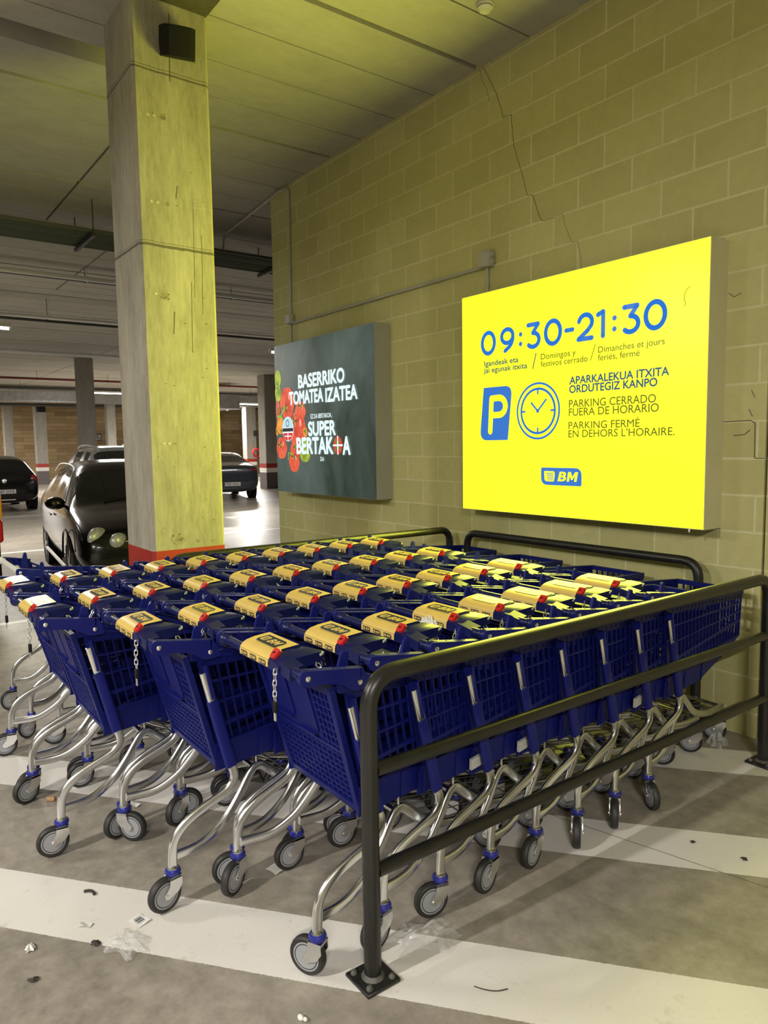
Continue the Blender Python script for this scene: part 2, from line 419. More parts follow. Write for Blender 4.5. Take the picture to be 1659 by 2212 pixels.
# ceiling: slab panels with open joints under a backing slab
mb = MB(); mb.box(-40, 9, -22, 18, CZ+.115, CZ+.3, 1)
xs = [9.0-.5*0]
edges = []
x = 8.085
while x > -40: edges.append(round(x, 3)); x -= .5
for i, xe in enumerate(edges):
    nx = edges[i+1] if i+1 < len(edges) else -40
    wide = abs(((xe+.915)/2) - round((xe+.915)/2)) < .01
    nwide = abs(((nx+.915)/2) - round((nx+.915)/2)) < .01
    a, b = nx+(.024 if nwide else .007), xe-(.024 if wide else .007)
    if -2.5 < (a+b)/2 < -1.9:      # recessed strip running up to the column
        mb.box(-2.19, b, -22, -1.9, CZ, CZ+.12); mb.box(a, -2.405, -22, -1.9, CZ, CZ+.12)
        mb.box(a, b, -1.895, 18, CZ, CZ+.12)
        continue
    yc = -1.8 if -6.6 < (a+b)/2 < -3.5 else (-.82 if -10.6 < (a+b)/2 < -6.6 else (-3.2 if -14.8 < (a+b)/2 <= -10.6 else (2.2 if (a+b)/2 <= -14.8 else None)))
    if yc is None: mb.box(a, b, -22, 18, CZ, CZ+.12)
    else:
        mb.box(a, b, -22, yc-.012, CZ, CZ+.12); mb.box(a, b, yc+.012, 18, CZ, CZ+.12)
struct(mb.build('ceiling', [MT['ceil'], MT['ceilback']]))
# block wall with its end, split at the movement joint
WX = -4.156
mb = MB(); mb.box(WX, 1.243, 0, .2, 0, CZ+.05); mb.box(1.257, 9, 0, .2, 0, CZ+.05)
mb.box(1.243, 1.257, .03, .2, 0, CZ+.05, 1)
wall = struct(mb.build('wall_right', [MT['block'], MT['crack']]))
mb = MB(); mb.box(-40.2, -40, -22, 18, 0, CZ+.05); struct(mb.build('wall_far', MT['farblock']))
mb = MB(); mb.box(9, 9.2, -22, 18, 0, CZ+.05); struct(mb.build('wall_back', MT['plainwall']))
mb = MB(); mb.box(-40, 9, -22.2, -22, 0, CZ+.05); struct(mb.build('wall_left', MT['plainwall']))
mb = MB(); mb.box(-40, 9, 18, 18.2, 0, CZ+.05); struct(mb.build('wall_side', MT['plainwall']))
# beam over the near column, above the frame
mb = MB(); mb.box(-1.44, 3.2, -2.375, -1.885, CZ-.012, CZ+.01); struct(mb.build('trim_1', MT['ceilback']))
# cracks running through the block joints
ck = [(-.864, 4.36), (-.80, 4.257), (-.735, 4.131), (-.662, 3.94), (-.585, 3.934), (-.562, 3.71), (-.5, 3.54), (-.43, 3.34), (-.392, 3.335), (-.305, 3.137), (-.19, 3.136), (-.124, 3.139), (-.10, 3.05), (-.043, 2.938), (0, 2.936), (.03, 2.80), (.044, 2.72)]
mb = MB()
pp = []
for (x0, z0), (x1, z1) in zip(ck, ck[1:]):
    for k in range(4):
        t = k/4; pp.append((x0+(x1-x0)*t+random.uniform(-.004, .004), -.0005, z0+(z1-z0)*t+random.uniform(-.004, .004)))
for i, (a, b) in enumerate(zip(pp, pp[1:])): mb.bar(a, b, .003 if i < 40 else .0018, .0015, (0, 1, 0))
q = [(-.90, 4.36), (-.87, 4.26), (-.83, 4.2), (-.80, 4.1)]
for a, b in zip(q, q[1:]): mb.bar((a[0], -.0005, a[1]), (b[0], -.0005, b[1]), .0015, .0015, (0, 1, 0))
for a, b in [((1.012, 1.737), (1.16, 1.739)), ((1.16, 1.739), (1.185, 1.725)), ((1.185, 1.725), (1.188, 1.538)), ((1.188, 1.538), (1.243, 1.537)), ((1.07, 1.66), (1.13, 1.665)), ((1.13, 1.665), (1.16, 1.69)), ((1.02, 2.43), (1.05, 2.405)), ((1.05, 2.405), (1.09, 2.42)), ((1.15, 1.80), (1.17, 1.76)), ((1.16, 1.9), (1.18, 1.86))]:
    mb.bar((a[0], -.0005, a[1]), (b[0], -.0005, b[1]), .004 if a[1] < 1.75 else .003, .0015, (0, 1, 0))
tag(mb.build('wall_crack', MT['crack'], wall))

# columns with red, white and dark bands
def column(name, x0, x1, y0, y1, mat, label, zr=.98, bands=True, ch=.02):
    r = empty(name, ((x0+x1)/2, (y0+y1)/2, 0)); cx, cy = (x0+x1)/2, (y0+y1)/2
    tag(r, label, 'column'); r['kind'] = 'structure'
    def blk(nm, z0, z1, m, g=0):
        b = MB(); hx, hy = (x1-x0)/2+g, (y1-y0)/2+g
        P = [(-hx+ch, -hy), (hx-ch, -hy), (hx, -hy+ch), (hx, hy-ch), (hx-ch, hy), (-hx+ch, hy), (-hx, hy-ch), (-hx, -hy+ch)]
        b.prism([(x, y, z0) for x, y in P], (0, 0, z1-z0)); o = b.build(nm, m, r); return o
    if bands:
        blk('shaft', zr, CZ+.03, mat); blk('red_band', zr-.17, zr, MT['redband'], .0015); blk('white_band', zr-.345, zr-.17, MT['whiteband'], .0015)
        blk('dark_band', 0, zr-.345, MT['darkband'], .0015)
    else: blk('shaft', 0, CZ+.03, mat)
    return r
near_col = column('concrete_column', -1.955, -1.43, -2.375, -1.88, MT['column'], 'tall board-marked concrete column with red band standing among the carts')
# tie holes and blow holes on the lit face
mb = MB()
def blot(y, z, r, m):
    pts = [(r*(1+random.uniform(-.25, .25))*math.cos(2*PI*i/14), r*(.8+random.uniform(-.2, .2))*math.sin(2*PI*i/14)) for i in range(14)]
    blot.k += 1; poly2(mb, pts, (-1.43, y, z), (0, 1, 0), (0, 0, 1), m, .0008+.00002*blot.k)
blot.k = 0
for y, z, r in ((-2.20, 3.676, .028), (-2.19, 3.158, .016), (-2.235, 2.593, .04), (-2.203, 1.667, .014), (-2.20, 1.05, .05), (-2.07, 1.025, .012), (-1.97, 1.02, .01)):
    blot(y, z, r, 0); blot(y+.004, z-.003, r*.55, 1)
    for k in range(5): blot(y+random.uniform(-r, r)*.8, z+random.uniform(-r, r)*.6, r*.16, 2)
for y, z in ((-2.29, 3.669), (-2.25, 3.672), (-2.29, 3.157), (-2.25, 3.157), (-2.285, 2.6), (-2.275, 1.667), (-2.24, 1.667)): blot(y, z, .011, 3)
for k in range(60): blot(random.uniform(-2.33, -1.92), random.uniform(1.0, 4.2), random.uniform(.0015, .0045), 2)
for y, z0, z1, wd in ((-2.06, 2.25, 2.7, .003), (-2.03, 2.6, 3.2, .002), (-2.18, 2.36, 2.5, .006), (-2.14, 3.9, 4.3, .006), (-1.98, 2.5, 3.0, .0025), (-2.13, 3.2, 3.28, .005)):
    mb.bar((-1.43+.0005, y, z0), (-1.43+.0005, y+.01, z1), wd, .001, (1, 0, 0), 2)
for k in range(9):
    y0 = random.uniform(-2.1, -2.0); z = random.uniform(2.95, 3.5)
    mb.bar((-1.4295, y0, z), (-1.4295, y0+random.uniform(.06, .14), z+random.uniform(-.01, .01)), .0015, .001, (1, 0, 0), 3)
hol = mb.build('tie_holes', [pbr('patch_mortar', lin((146, 141, 122)), .8, vary=.25, vscale=90), pbr('patch_core', lin((132, 127, 108)), .8, vary=.3, vscale=90), pbr('blow_hole', lin((100, 95, 80)), .9), pbr('plug_mortar', lin((186, 180, 160)), .8)], near_col)
hol.location = (-near_col.location.x, -near_col.location.y, 0)
column('concrete_column', -20.45, -20.0, 1.86, 2.30, MT['farcol'], 'bare grey column behind the silver estate car roof')
column('concrete_column', -34.5, -34.0, 3.32, 3.80, MT['farcol'], 'pale column with bright red and white bands against the brown wall')
column('concrete_column', -32.5, -32.1, 6.05, 6.45, MT['farcol'], 'dim grey column next to the wall pictogram signs')
column('concrete_column', -38.0, -37.6, 2.55, 3.0, MT['farcol'], 'slim pinkish column at the far wall, leftmost in the garage')
column('concrete_column', -22.6, -22.0, 9.08, 10.2, MT['farcol'], 'wide grey column beside the rear of the dark saloon')
column('concrete_column', -33.5, -33.0, 13.6, 14.2, MT['farcol'], 'white lit column with fire hose reel in the distance')
column('concrete_column', -38.5, -38.1, 13.7, 14.1, MT['farcol'], 'narrow pale column in the dark far corner behind the saloon')

# ------------------------------------------------------------------ fluorescent fixtures (each carries its own light)
TUBE = emit('fluorescent_tube', (1.0, .97, .93), TUBE_L, (.8, .8, .8))
def fixture(x, y, z, ln, watts, label, along='y', seen=True, rods=True):
    r = empty('fluorescent_light', (x, y, z), 0 if along == 'y' else PI/2)
    tag(r, label, 'ceiling light', 'fluorescent tube lights in the garage')
    b = MB(); b.bevbox(-.06, .06, -ln/2, ln/2, 0, .06, .01); b.build('housing', MT['white'], r)
    b = MB(); b.tube([(0, -ln/2+.04, -.022), (0, ln/2-.04, -.022)], .022, 10); b.build('tube', TUBE, r)
    for s in (-1, 1):
        b = MB(); b.box(-.03, .03, s*(ln/2-.03)-.015, s*(ln/2-.03)+.015, -.045, .01)
        b.build('end_cap', MT['white'], r)
        if rods:
            b = MB(); b.tube([(0, s*ln*.3, .05), (0, s*ln*.3, CZ-z+.01)], .004, 6)
            b.build('hanger', MT['galv'], r)
    ld = bpy.data.lights.new('tube_light', 'AREA'); ld.shape = 'RECTANGLE'; ld.size = .10; ld.size_y = ln
    ld.energy = watts*LAMP_W; ld.color = (1.0, .955, .88)
    lo = bpy.data.objects.new('tube_light', ld); C.objects.link(lo); lo.parent = r; lo.location = (0, 0, -.05)
    return r
fixture(-11.0, -2.20, 3.76, 1.5, 170, 'glowing tube light at the far left edge under the ceiling')
fixture(-26.0, 4.35, 3.80, 1.5, 420, 'long glowing tube light left of the near column')
fixture(-26.0, 10.4, 3.50, 1.2, 380, 'glowing tube light right of the near column over the saloon')
fixture(-12.2, 4.92, 3.85, 1.5, 95, 'small bright tube light just left of the dark poster, seen end on')
fixture(-33.0, 12.2, 3.9, 1.4, 240, 'tube light in front of the duct in the far distance')
fixture(-36.0, -2.0, 3.8, 1.5, 340, 'tube light near the far wall on the left')
fixture(-3.2, -7.2, 3.8, 1.5, 95, 'tube light over the aisle left of the carts')
fixture(1.2, -7.6, 3.8, 1.5, 170, 'tube light over the aisle behind the camera')
fixture(6.2, -6.0, 3.8, 1.5, 215, 'tube light over the aisle right of the camera')
fixture(-18.5, -6.5, 3.8, 1.5, 160, 'tube light over the left parking bays')

# ------------------------------------------------------------------ yellow lightbox sign
UX, UZ = V(1, 0, 0), V(0, 0, 1)
SX0, SX1, SZ0, SZ1, SD = -.912, 1.012, 1.148, 2.708, .175
YEL = emit('backlit_yellow_face', (1.0, 1.04, .02), 1.2, (.5, .5, .02))
SBLUE = emit('backlit_blue_print', lin((46, 116, 206)), 1.0)
SDARK = emit('backlit_dark_green_print', lin((96, 104, 12)), 1.0)
SDBLUE = emit('backlit_deep_blue_print', lin((34, 84, 120)), 1.0)
r = empty('opening_hours_lightbox', ((SX0+SX1)/2, -SD/2, SZ0)); tag(r, 'large glowing yellow lightbox showing opening hours, on the block wall', 'sign')
def off(b, name, mats, root=None, lo=r):
    o = b.build(name, mats, lo); o.location = -lo.location; return o
b = MB(); t_ = .02
b.box(SX0, SX1, -SD, 0, SZ1-t_, SZ1); b.box(SX0, SX1, -SD, 0, SZ0, SZ0+t_); b.box(SX0, SX0+t_, -SD, 0, SZ0+t_, SZ1-t_); b.box(SX1-t_, SX1, -SD, 0, SZ0+t_, SZ1-t_)
b.box(SX0+t_, SX1-t_, -.02, -.001, SZ0+t_, SZ1-t_)
off(b, 'housing', MT['lboxsign'])
b = MB()
b.prism([(SX0+.004, -SD-.003, SZ0+.004), (SX1-.004, -SD-.003, SZ0+.004), (SX1-.004, -SD-.003, SZ1-.004), (SX0+.004, -SD-.003, SZ1-.004)], (0, .008, 0))
off(b, 'light_panel', YEL)
ld = bpy.data.lights.new('lightbox_lamp', 'AREA'); ld.shape = 'RECTANGLE'; ld.size = SX1-SX0-.03; ld.size_y = SZ1-SZ0-.03; ld.energy = SIGN_W; ld.color = (1.0, 1.03, .11)
lo = bpy.data.objects.new('lightbox_lamp', ld); C.objects.link(lo); lo.parent = r; lo.location = (0, -SD/2-.010, (SZ1-SZ0)/2); lo.rotation_euler = (-PI/2, 0, 0)
b = MB(); F = -SD-.0045
o0 = V(0, F, 0)
SR = .0295
def dg(ch, cx, cz, h=.145):
    hw = .0605; hh = h/2; P = []
    if ch == '0': stroke(b, ell(cx, cz, hw, hh, 40), SR, o0, UX, UZ, 0, True)
    if ch == '3':
        P = [(-.046, hh), (.042, hh), (-.004, .018)]
        P += [(-.002+.052*math.cos(a), -.028+.0455*math.sin(a)) for a in [PI/2-.15-i*(PI/2+PI*.72)/14 for i in range(15)]]
        stroke(b, [(cx+x, cz+z) for x, z in P], SR, o0, UX, UZ)
    if ch == '2':
        P = [(.003+.05*math.cos(a), .026+.0465*math.sin(a)) for a in [PI*.93-i*(PI*1.1)/12 for i in range(13)]]
        P += [(.02, -.025), (-.05, -hh), (.052, -hh)]
        stroke(b, [(cx+x, cz+z) for x, z in P], SR, o0, UX, UZ)
    if ch == '1': stroke(b, [(cx-.026, cz+hh-.014), (cx+.012, cz+hh), (cx+.012, cz-hh)], SR, o0, UX, UZ)
    if ch == '9':
        stroke(b, ell(cx, cz+.026, .053, .0465, 30), SR, o0, UX, UZ, 0, True)
        P = catmull([(.053, .026, 0), (.050, -.005, 0), (.03, -.04, 0), (-.02, -hh, 0)], 5)
        stroke(b, [(cx+p.x, cz+p.y) for p in P], SR, o0, UX, UZ)
    if ch == ':':
        for z in (-.052, .012): poly2(b, ell(cx, cz+z+.01, .0155, .0155, 18), o0, UX, UZ)
    if ch == '-': stroke(b, [(cx-.026, cz-.004), (cx+.026, cz-.004)], SR*.95, o0, UX, UZ)
for ch, cx in zip('09:30-21:30', (-.636, -.452, -.328, -.215, -.048, .085, .206, .328, .421, .533, .692)):
    b = MB(); dg(ch, cx, 2.348); off(b, 'numeral' if ch.isdigit() else 'punctuation_mark', SBLUE)
SLATE = emit('backlit_slate_print', lin((40, 84, 96)), 1)
def ln(s, x0, x1, z, cap, bold, m):
    b = MB(); text(b, s, (x0, F, z), UX, UZ, x1-x0, cap, 0, extra=bold*1.5); off(b, 'notice_line', (SDARK, SLATE, SDBLUE)[m])
for (a_, c_), wd_, m_ in ((((-.218, 2.132), (-.190, 2.228)), .008, SLATE), (((.250, 2.138), (.285, 2.230)), .0055, SDARK)):
    b = MB(); stroke(b, [a_, c_], wd_, o0, UX, UZ); off(b, 'slash_mark', m_)
ln('Igandeak eta', -.675, -.348, 2.188, .036, .020, 1); ln('jai egunak itxita', -.679, -.268, 2.140, .036, .020, 1)
ln('Domingos y', -.148, .137, 2.183, .037, .008, 0); ln('festivos cerrado', -.149, .228, 2.135, .037, .008, 0)
ln('Dimanches et jours', .307, .755, 2.178, .037, .006, 0); ln('feriés, fermé', .306, .596, 2.130, .037, .006, 0)
ln('APARKALEKUA ITXITA', .091, .785, 2.004, .046, .024, 2); ln('ORDUTEGIZ KANPO', .090, .713, 1.949, .046, .024, 2)
ln('PARKING CERRADO', .088, .707, 1.857, .047, .008, 0); ln('FUERA DE HORARIO', .087, .726, 1.804, .047, .008, 0)
ln('PARKING FERMÉ', .086, .604, 1.721, .045, .006, 0); ln('EN DEHORS L’HORAIRE.', .086, .828, 1.668, .045, .006, 0)
b = MB()
poly2(b, rpoly([(-.723, 1.659), (-.445, 1.659), (-.404, 2.034), (-.683, 2.036)], [.075, .008, .07, .008], 8), o0, UX, UZ)
P = [(-.617, 1.722), (-.603, 1.955), (-.53, 1.957)]
P += [(-.53+.062*math.cos(a), 1.897+.06*math.sin(a)) for a in [PI/2-i*PI/12 for i in range(13)]] + [(-.608, 1.837)]
stroke(b, P, .044, o0, UX, UZ, 1, lift=.0006)
off(b, 'parking_symbol', [SBLUE, YEL])
b = MB(); cx, cz = -.173, 1.848
stroke(b, ell(cx, cz, .182, .183, 56), .014, o0, UX, UZ, 0, True); stroke(b, ell(cx, cz, .146, .147, 48), .016, o0, UX, UZ, 0, True)
for a in range(4):
    c_, s_ = math.cos(a*PI/2), math.sin(a*PI/2); stroke(b, [(cx+.142*c_, cz+.142*s_), (cx+.115*c_, cz+.115*s_)], .013, o0, UX, UZ)
stroke(b, [(cx, cz), (-.102, 1.920)], .013, o0, UX, UZ); stroke(b, [(cx, cz), (-.229, 1.903)], .013, o0, UX, UZ)
poly2(b, ell(cx, cz, .013, .013, 16), o0, UX, UZ)
off(b, 'clock_symbol', SBLUE)
b = MB(); logo(b, (-.140, F, 1.357), UX, UZ, .333, .115, 0, 1, .0006)
off(b, 'shop_logo', [SBLUE, YEL])
b = MB()
b.tube(catmull([(.90, F, 2.47), (.872, F, 2.44), (.868, F, 2.40), (.876, F, 2.385), (.868, F, 2.365)], 5), .0014, 5)
off(b, 'loose_thread', MT['black'])
b = MB(); b.sphere((.93, -SD-.006, 1.142), .006, .004, .014, 8, 5); off(b, 'foam_crumb', MT['paperwhite'])

# ------------------------------------------------------------------ dark tomato poster lightbox
PX0, PX1, PZ0, PZ1, PD = -3.842, -2.022, 1.155, 2.694, .175
r2 = empty('tomato_poster_lightbox', ((PX0+PX1)/2, -PD/2, PZ0)); tag(r2, 'dark lit poster box with tomatoes and white lettering, near the wall end', 'sign')
b = MB()
b.box(PX0, PX1, -PD, 0, PZ1-.02, PZ1); b.box(PX0, PX1, -PD, 0, PZ0, PZ0+.02); b.box(PX0, PX0+.02, -PD, 0, PZ0+.02, PZ1-.02); b.box(PX1-.02, PX1, -PD, 0, PZ0+.02, PZ1-.02)
b.box(PX0+.02, PX1-.02, -.02, -.001, PZ0+.02, PZ1-.02)
off(b, 'housing', MT['lbox'], lo=r2)
t = NT('backlit_slate_poster'); p = t.pos()
n1 = t.noise(1.6, 5, .6, t.scale(p, (1, 1, .5)), .4); n2 = t.noise(40, 2, .5, p)
f = t.math('ADD', t.ramp(n1, .35, .72), t.math('MULTIPLY', t.ramp(n2, .72, .8), .25))
t.link(t.mix(f, lin((44, 58, 48)), lin((92, 106, 100))), t.b.inputs['Emission Color']); t.b.inputs['Emission Strength'].default_value = .85
t.b.inputs['Base Color'].default_value = (.02, .024, .02, 1); t.b.inputs['Roughness'].default_value = .25
b = MB(); b.prism([(PX0+.003, -PD-.003, PZ0+.003), (PX1-.003, -PD-.003, PZ0+.003), (PX1-.003, -PD-.003, PZ1-.003), (PX0+.003, -PD-.003, PZ1-.003)], (0, .008, 0))
off(b, 'poster_panel', t.m, lo=r2)
def lobed(name, ca, cb, sc=9):
    t = NT(name); p = t.pos(); n = t.noise(sc, 4, .6, p)
    t.link(t.mix(t.ramp(n, .3, .7), ca, cb), t.b.inputs['Emission Color']); t.b.inputs['Emission Strength'].default_value = 1
    t.b.inputs['Base Color'].default_value = (.02, .02, .02, 1); return t.m
TM = [lobed('print_red', lin((206, 52, 26)), lin((244, 106, 66))), lobed('print_green', lin((96, 128, 22)), lin((196, 208, 60))), emit('print_stem', lin((120, 190, 70))),
      emit('print_highlight', lin((255, 168, 140))), emit('print_dark', lin((46, 52, 20))), lobed('print_orange', lin((214, 110, 20)), lin((250, 168, 60))), emit('print_fold', lin((160, 30, 16)))]
b = MB(); FP = -PD-.0045; oP = V(0, FP, 0)
k_ = [0]
def tomato(cx, cz, rx, rz, m, calyx=(0, 0), tilt=0):
    k_[0] += 1; lf = .00045*k_[0]
    pts = []
    for i in range(40):
        a = 2*PI*i/40; rr = 1+.035*math.cos(6*a+tilt); pts.append((max(PX0+.004, cx+rx*rr*math.cos(a)), cz+rz*rr*math.sin(a)))
    poly2(b, pts, oP, UX, UZ, m, lf)
    qx, qz = cx+calyx[0]*rx, cz+calyx[1]*rz
    if m == 0:
        for a in (.5, 1.5, 2.4, 3.6, 4.7, 5.6):
            stroke(b, [(max(PX0+.006, qx+.25*rx*math.cos(a)), qz+.25*rz*math.sin(a)), (max(PX0+.006, cx+.86*rx*math.cos(a)), cz+.86*rz*math.sin(a))], .005, oP, UX, UZ, 6, lift=lf+.0001)
        poly2(b, ell(max(PX0+.04, cx+.35*rx), cz+.38*rz, .13*rx, .2*rz, 14), oP, UX, UZ, 3, lf+.0002)
    for i in range(6):
        a = 2*PI*i/6+tilt; stroke(b, [(qx, qz), (max(PX0+.006, qx+.38*rx*math.cos(a)), qz+.30*rz*math.sin(a))], .012, oP, UX, UZ, 4 if i % 2 else 2, lift=lf+.0003)
tomato(-3.79, 2.02, .04, .11, 0); tomato(-3.775, 2.345, .075, .095, 1, (0, -.5)); tomato(-3.775, 2.20, .065, .09, 1, (0, .6))
tomato(-3.585, 2.085, .145, .165, 0, (-.3, -.3)); tomato(-3.315, 1.985, .105, .10, 0, (.1, .6)); tomato(-3.735, 1.86, .08, .095, 5, (.4, -.6))
tomato(-3.375, 1.80, .165, .19, 0, (-.4, .5), 1); tomato(-3.815, 1.80, .025, .05, 5); tomato(-3.72, 1.62, .11, .115, 0, (-.3, .3)); tomato(-3.43, 1.60, .10, .10, 0, (0, .3))
tomato(-3.225, 1.775, .045, .05, 5, (0, .2)); tomato(-3.46, 1.475, .105, .105, 0, (0, .55)); tomato(-3.235, 1.545, .095, .07, 1, (0, .3)); tomato(-3.27, 1.66, .07, .06, 1)
stroke(b, [(-3.79, 1.955), (-3.72, 1.955), (-3.63, 2.05)], .02, oP, UX, UZ, 2, lift=.007); stroke(b, [(-3.72, 1.955), (-3.62, 1.87)], .018, oP, UX, UZ, 2, lift=.007)
stroke(b, [(-3.58, 1.50), (-3.57, 1.57), (-3.50, 1.555)], .012, oP, UX, UZ, 2, lift=.007)
off(b, 'tomato_picture', TM, lo=r2)
PW = emit('backlit_white_print', lin((228, 250, 250)), 1.05)
def lp(s, x0, x1, z, cap, bold, sp=1):
    b = MB(); text(b, s, (x0, FP-.0085, z), UX, UZ, x1-x0, cap, 0, spacing=sp, extra=bold*1.5); off(b, 'poster_line', PW, lo=r2)
lp('BASERRIKO', -3.326, -2.49, 2.222, .124, .035); lp('TOMATEA', -3.522, -2.865, 2.064, .124, .035); lp('IZATEA', -2.815, -2.285, 2.056, .124, .035)
lp('EZ DA BERTAKOA,', -3.102, -2.717, 1.907, .042, .015); lp('SUPER', -3.150, -2.656, 1.740, .132, .035); lp('BERTAK', -3.392, -2.705, 1.563, .154, .035); lp('A', -2.532, -2.414, 1.557, .158, .035); lp('DA', -2.937, -2.870, 1.489, .04, .015)
b = MB(); oB = V(0, FP-.0095, 0)
FL = [emit('print_flag_red', lin((222, 44, 34))), emit('print_flag_green', lin((70, 150, 60))), PW, emit('print_pale_blue', lin((186, 224, 238))), emit('print_black', lin((24, 26, 28)))]
poly2(b, ell(-2.617, 1.640, .078, .084, 30), oB, UX, UZ, 0)
for s in (-1, 1): stroke(b, [(-2.617-.05*s, 1.640-.054), (-2.617+.05*s, 1.640+.054)], .016, oB, UX, UZ, 1, lift=.0005)
stroke(b, [(-2.617, 1.558), (-2.617, 1.722)], .018, oB, UX, UZ, 2, lift=.001); stroke(b, [(-2.694, 1.640), (-2.540, 1.640)], .018, oB, UX, UZ, 2, lift=.001)
off(b, 'flag_letter', FL, lo=r2)
b = MB()
poly2(b, ell(-3.567, 1.816, .118, .128, 36), oB, UX, UZ, 2, 0)
poly2(b, ell(-3.567, 1.83, .104, .106, 24, 0, PI), oB, UX, UZ, 3, .0005)
poly2(b, ell(-3.567, 1.775, .10, .08, 24, PI, 2*PI), oB, UX, UZ, 0, .0005)
stroke(b, [(-3.567, 1.77), (-3.567, 1.70)], .014, oB, UX, UZ, 2, lift=.001); stroke(b, [(-3.63, 1.742), (-3.50, 1.742)], .012, oB, UX, UZ, 2, lift=.001)
poly2(b, [(-3.68, 1.79), (-3.455, 1.79), (-3.455, 1.825), (-3.68, 1.825)], oB, UX, UZ, 4, .001)
stroke(b, ell(-3.57, 1.875, .03, .032, 16), .008, oB, UX, UZ, 4, True, lift=.001)
off(b, 'origin_badge', FL, lo=r2)

# ------------------------------------------------------------------ conduit and boxes on the wall
def conduit(pts, rad, label, name='wall_conduit', mat='conduit', rf=.05):
    b = MB(); b.tube(fillet(pts, rf, 5), rad, 8)
    for a, c in zip(pts, pts[1:]):
        A, B = Vector(a), Vector(c); L = (B-A).length
        k = max(1, int(L/.9))
        for i in range(k):
            p = A.lerp(B, (i+.5)/k); d = (B-A).normalized(); b.tube([p-d*.008, p+d*.008], rad*1.35, 8)
    return tag(b.build(name, MT[mat]), label, 'conduit')
def jbox(x, z, s, label):
    r = empty('junction_box', (x, -.03, z)); tag(r, label, 'junction box')
    b = MB(); b.bevbox(-s, s, -.03, .03, -s, s, .006); b.build('body', MT['conduit'], r)
    b = MB(); b.bevbox(-s*.9, s*.9, -.036, -.028, -s*.9, s*.9, .003); b.build('lid', MT['conduit'], r)
    for q in (-.45, .45):
        b = MB(); b.lathe([(0, .012), (.016, .012), (.018, 0)], (s, 0, s*q), (1, 0, 0), 10); b.build('gland', MT['conduit'], r)
jbox(-3.742, 2.978, .05, 'small grey junction box on the wall above the dark poster')
jbox(-.805, 2.985, .058, 'grey junction box on the wall above the yellow lightbox')
conduit([(-3.69, -.02, 2.935), (-.865, -.02, 2.94)], .013, 'long grey conduit running level along the wall between the two junction boxes')
conduit([(-.805, -.02, 2.925), (-.805, -.02, 2.70)], .012, 'short grey conduit dropping from its box to the yellow lightbox')
conduit([(-3.75, -.02, 2.925), (-3.755, -.02, 2.69)], .012, 'short grey conduit dropping from its box to the dark poster')
conduit([(-3.742, -.02, 3.03), (-3.725, -.02, CZ-.05), (-3.9, -.02, CZ-.03), (-5.75, .17, CZ-.03), (-5.8, .17, CZ-.25)], .013, 'grey conduit climbing the wall end and crossing to the cable tray')

# ------------------------------------------------------------------ services under the ceiling
def tray():
    r = empty('cable_tray', (-5.75, -2, 4.05)); tag(r, 'wide cable tray of dark green cables hanging under the ceiling', 'cable tray')
    y0, y1 = -12, 12
    b = MB()
    for x in (-.36, .35): b.box(x, x+.010, y0, y1, -.022, .012)
    for k in range(24): yy = y0+(y1-y0)*k/23; b.box(-.35, .35, yy-.006, yy+.006, -.004, .004)
    b.build('ladder', MT['tray'], r)
    b = MB()
    for k in range(14):
        x = -.315+.0485*k; zz = -.008+.006*(k % 3)
        b.tube([(x+random.uniform(-.008, .008), y0+(y1-y0)*i/12, zz) for i in range(13)], (.022 if k % 2 else .026), 7, (1, 0, 0))
    b.build('cables', MT['cable'], r)['kind'] = 'stuff'
    for yy in (.45, 2.85, -3.5, 6):
        b = MB(); b.box(-.40, .40, yy-.02, yy+.02, -.075, -.035)
        for x in (-.38, .37): b.tube([(x, yy, -.05), (x, yy, CZ-4.05+.01)], .006, 6)
        b.build('strut_hanger', MT['darkpipe'], r)
tray()
def pipe(x, z, rad, mat, y0, y1, label, cat='pipe', name='ceiling_pipe'):
    b = MB(); b.tube([(x, y0, z), (x, y1, z)], rad, 8)
    k = int((y1-y0)/2.4)
    for i in range(k):
        yy = y0+1.2+2.4*i; b.tube([(x, yy, z), (x, yy, CZ+.01)], .005, 5); b.tube([(x, yy-.015, z), (x, yy+.015, z)], rad*1.25, 8)
    return tag(b.build(name, MT[mat]), label, cat)
pipe(-8.55, 4.2, .035, 'white', -14, 16, 'white pipe of the pair behind the cable tray')
pipe(-8.66, 4.2, .03, 'darkpipe', -14, 16, 'dark pipe of the pair behind the cable tray')
pipe(-11.1, 4.0, .03, 'white', -14, 16, 'pale conduit rail above the left tube light')
pipe(-11.3, 3.97, .025, 'darkpipe', -14, 16, 'thin dark conduit beside the pale rail above the left tube light')
pipe(-17.5, 4.15, .05, 'white', -14, 16, 'pale ceiling pipe midway down the garage')
pipe(-24.5, 4.1, .04, 'redpipe', -14, 16, 'dark red sprinkler pipe crossing the far ceiling')
pipe(-27.5, 4.0, .06, 'darkpipe', -14, 16, 'black pipe just ahead of the silver duct')
pipe(-33.5, 3.7, .07, 'darkpipe', -14, 16, 'black pipe low in front of the brown far wall')
r = empty('air_duct', (-31, 3, 3.9)); tag(r, 'square silver air duct crossing in front of the far wall', 'duct')
b = MB(); b.box(-.35, .35, -16, 12, -.22, .22); b.build('trunk', MT['galv'], r)
b = MB()
for k in range(19): yy = -16+1.5*k; b.box(-.37, .37, yy-.02, yy+.02, -.24, .24)
b.build('flange', MT['galv'], r)
r = empty('air_duct', (-27.5, 9.4, 3.58)); tag(r, 'silver duct end near the wide column behind the saloon', 'duct')
b = MB(); b.box(-1.6, 1.6, -.5, .5, -.3, .3); b.box(-1.62, -1.58, -.52, .52, -.32, .32); b.box(.3, .34, -.52, .52, -.32, .32); b.build('trunk', MT['galv'], r)
